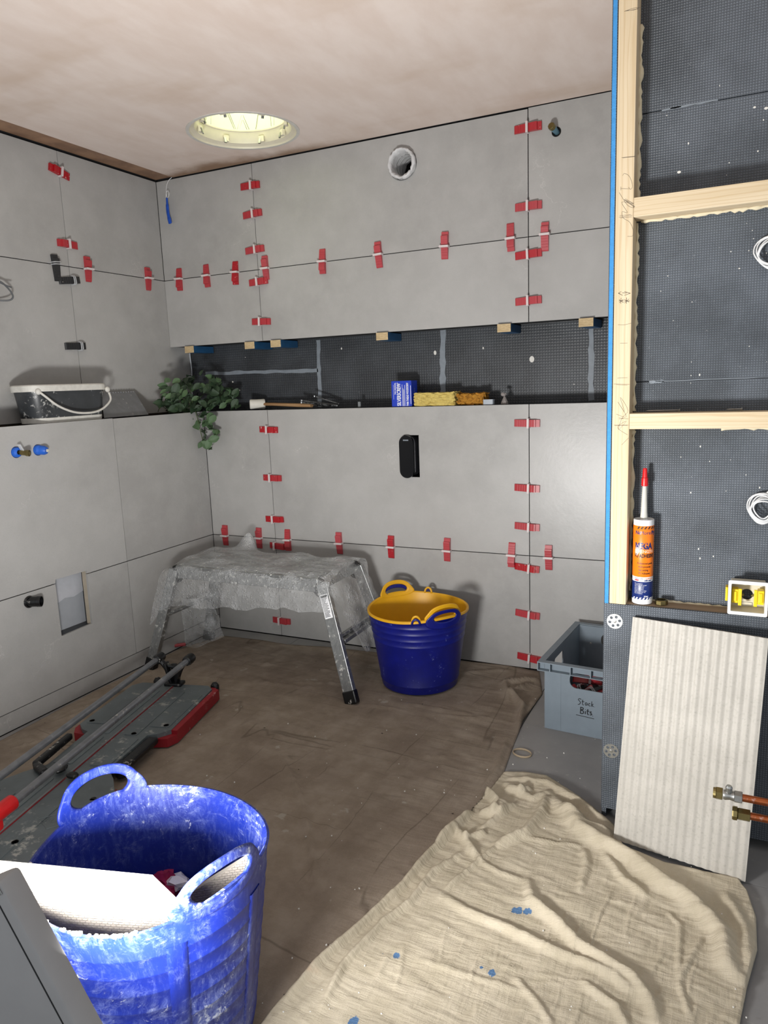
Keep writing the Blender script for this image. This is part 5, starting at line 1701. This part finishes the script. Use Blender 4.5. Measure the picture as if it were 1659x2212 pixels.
# cartridge of adhesive
CX, CY, CZ, CR = 2.2535, -.9005, .5985, .0245
t = thing('adhesive_cartridge', 'orange and navy adhesive cartridge with a red nozzle cap standing on the sill', 'cartridge', (CX, CY, CZ))
MB().lathe([(.0225, 0), (CR, .0015), (CR, .214), (.0235, .2155), (.022, .213), (.010, .214), (.0095, .216)], 40, None).build('barrel', PAPERW, t, smooth=True)
MB().lathe([(CR+.0001, .0), (CR+.00025, .0002), (CR+.00025, .1295), (CR+.0001, .1297)], 40, Matrix.Translation((0, 0, .0715)), False, False).build('label_band', ORANGE, t, smooth=True)
MB().lathe([(CR+.0001, .0), (CR+.00025, .0002), (CR+.00025, .0455), (CR+.0001, .0457)], 40, Matrix.Translation((0, 0, .0135)), False, False).build('label_band', NAVY, t, smooth=True)
MB().lathe([(.0092, .213), (.0085, .228), (.0078, .232), (.0072, .255), (.0050, .305), (.0045, .31)], 20).build('nozzle', plain('milky_plastic', '#c9c8c0', .4), t, smooth=True)
MB().lathe([(.0078, .298), (.0083, .300), (.0078, .318), (.0062, .319), (.0052, .338), (.0045, .342), (.002, .3425)], 16).build('cap', REDBRIGHT, t, smooth=True)
TH0 = math.radians(-83.8)
def wrapc(s0, z0):
    def f(p):
        th = TH0+(s0+p.x)/CR; r = CR+.0004+p.z
        return Vector((r*math.cos(th), r*math.sin(th), z0+p.y))
    return f
def ct(s, s0, z0, size, m=NAVY, bold=0., sx=1.): text_obj('print', s, size, m, t, None, bold, 0, .0001, wrapc(s0, z0), sx)
DARKP = plain('dark_brown_print', '#2b1c1c', .5)
ct('No', -.0205, .180, .0125, NAVY, .0004, .92); ct('More', -.0078, .180, .0125, NAVY, 0, .92); ct('Ply', .0195, .180, .0125, NAVY, .0004, .92)
ct('MEGA', -.0205, .1435, .0215, NAVY, .0010, .74)
ct('STRENGTH', -.0215, .1335, .0105, plain('pale_pink_print', '#f0cbb0', .5), .0002, .92)
ct('PU ADHESIVE', -.0215, .1215, .0128, DARKP, .0005, .66)
for k, s in enumerate(('Professional grade', 'multi-purpose', 'fast setting', 'PU Adhesive')): ct(s, -.014+(.003 if k == 1 else .004 if k > 1 else 0), .1045-.0085*k, .0066, DARKP, .0001, .8)
ct('CLEAR DRY', .004, .0658, .0045, ORANGE); ct('with ease', .004, .0612, .005, NAVY, .0002); ct('NoMorePly', -.019, .0660, .0042, NAVY); ct('SERIES', -.019, .0618, .0036, REDBRIGHT, .0003)
for k in range(10): 
    ct(('Sets in 10 minutes', 'exceptionally high strength', 'Water resistant bond', 'wood, stone and tile', 'Bonds most surfaces', 'Suitable for use on ceilings', 'Sand and paint when dry')[k % 7], -.020, .0535-.0036*k, .0031, PAPERW, 0, .9) if k < 8 else None
ct('310ml', .004, .0205, .0042, PAPERW, .0002)
for k in range(8):                        # hazard stripes at top and foot of the label
    for z0, m in ((.1935, INK), (.0125, PAPERW)):
        q = -.026+k*.0085+(.010 if z0 > .1 else 0)
        pl = [(0, 0), (.0042, 0), (.0078, .0062), (.0036, .0062)]
        mb = MB().prism(pl, .0001)
        for v in mb.bm.verts: v.co = wrapc(q, z0)(v.co)
        mb.build('stripe', m, t)
mb = MB().prism(circ(0, 0, .0055, 18, .014), .0001)
for v in mb.bm.verts: v.co = wrapc(-.0145+.12*v.co.y, .140)(v.co)+Vector((0, -.0001, 0))
mb.build('torn_patch', plain('torn_label_paper', '#dcc4bd', .7), t)

# compression nut
p = at(1429, 1304, 2, .598)
o = MB().lathe([(.0125, 0), (.0155, .001), (.0155, .0105), (.0135, .0125), (.0105, .0125), (.0100, .004), (.0100, 0)], 8, None, False, False).build('pipe_nut', BRASS, None); o.location = (p.x, -.903, .5982)
tag(o, 'loose eight-sided brass pipe nut on the sill beside the cartridge', 'nut')

# pattress box
a = at(1571, 1322, 1, -.930); b = at(1657, 1336, 1, -.930)
W2 = b.x-a.x; H2 = .083
t = thing('pattress_box', 'white dry-lining socket box with two yellow clamps standing on the sill', 'socket box', (a.x, -.930, .5982))
FB = frame(BACK, (0, 0, 0))
MB().prism(rrect(0, 0, W2, H2, .004, 4), .0035, FB, [rrect(.0065, .008, W2-.0065, H2-.008, .002, 3)]).build('flange', WHITEP, t, smooth=True)
bk = MB().prism(rrect(.0055, .007, W2-.0055, H2-.007, .002, 3), .0015, frame(BACK, (0, .045, 0)), [circ(W2*.48, H2*.47, .0132, 24), rrect(W2*.36, H2-.016, W2*.66, H2-.0125, .0015, 2), circ(W2*.14, H2-.0145, .0016, 10)])
bk.build('back', OFFWHITE, t)
MB().prism(rrect(.0055, .007, W2-.0055, H2-.007, .002, 3), .043, frame(BACK, (0, .0435, 0)), [rrect(.0068, .0083, W2-.0068, H2-.0083, .0015, 3)]).build('walls', OFFWHITE, t)
MB().prism(rect(W2*.33, .0115, W2*.63, .0195), .0006, frame(BACK, (0, .043, 0)), [rect(W2*.335, .012, W2*.625, .019)]).build('knockout', INK, t)
for s, x in ((1, .008), (-1, W2-.008)):
    c = MB()
    c.ab((x, .012, .024), (x+s*.014, .036, .058), .0015)
    c.ab((x+s*.014, .010, .019), (x+s*.0215, .014, .060), .001)
    y = c.build('clamp', YEL, t)
    MB().ab((x+s*.003, .009, .029), (x+s*.011, .013, .053), .0015).build('clamp_face', YEL, y)
    MB().lathe([(.003, 0), (.003, .003)], 10, frame(BACK, (x+s*.024, .040, H2*.46))).build('clamp_screw', BRASS, y)
MB().ab((-.006, .010, .028), (-.0004, .034, .062), .001).build('clamp', YEL, t)

# ================================================================== the work lamp that lights the room
P1 = CAM+ray(20, 1884)*.80; P2 = CAM+ray(196, 2212)*.80
e1 = (P1-P2).normalized()
nn = Vector((.18, -.98, -.1)).normalized(); nn = (nn-e1*nn.dot(e1)).normalized()   # from the housing's back to the camera
e2 = nn.cross(e1).normalized()
e2 = -e2 if e2.dot(R_) > 0 else e2                                            # to the left in the picture
LC = P1-e1*.17+e2*.15
RL = Matrix((e2, e1, -nn)).transposed()
t = thing('work_lamp', 'flat grey work lamp housing seen from behind at the bottom left corner', 'work lamp', LC)
MB().box((0, 0, 0), (.30, .34, .030), RL, .006).build('housing', PUTTY, t, smooth=True)
for off, wd, m_ in ((.134, .0016, INK),):
    MB().box(Vector(e2)*-off+nn*.0152, (wd, .33, .0008), RL).build('seam', m_, t)
MB().box(-e2*.142+e1*.16+nn*.0152, (.008, .010, .001), RL, .0004).build('screw', STEEL, t)
MB().box(-Vector(RL.col[2])*-.0165, (.262, .30, .004), RL, .001).build('lens', LENS, t)
la = bpy.data.lights.new('work_light', 'AREA'); la.shape = 'RECTANGLE'; la.size = .24; la.size_y = .2; la.energy = LAMP_W; la.color = (1, .985, .96)
lo = bpy.data.objects.new('work_light', la); COL.objects.link(lo)
ldir = Vector(RL.col[2]).normalized()
ldir = Vector((ldir.x, ldir.y, 0)).normalized()*math.cos(LAMP_TILT)+Vector((0, 0, math.sin(LAMP_TILT)))
lo.parent = t
lo.rotation_euler = ldir.to_track_quat('-Z', 'Y').to_euler()
lo.location = Vector(RL.col[2])*.03+ldir*.06
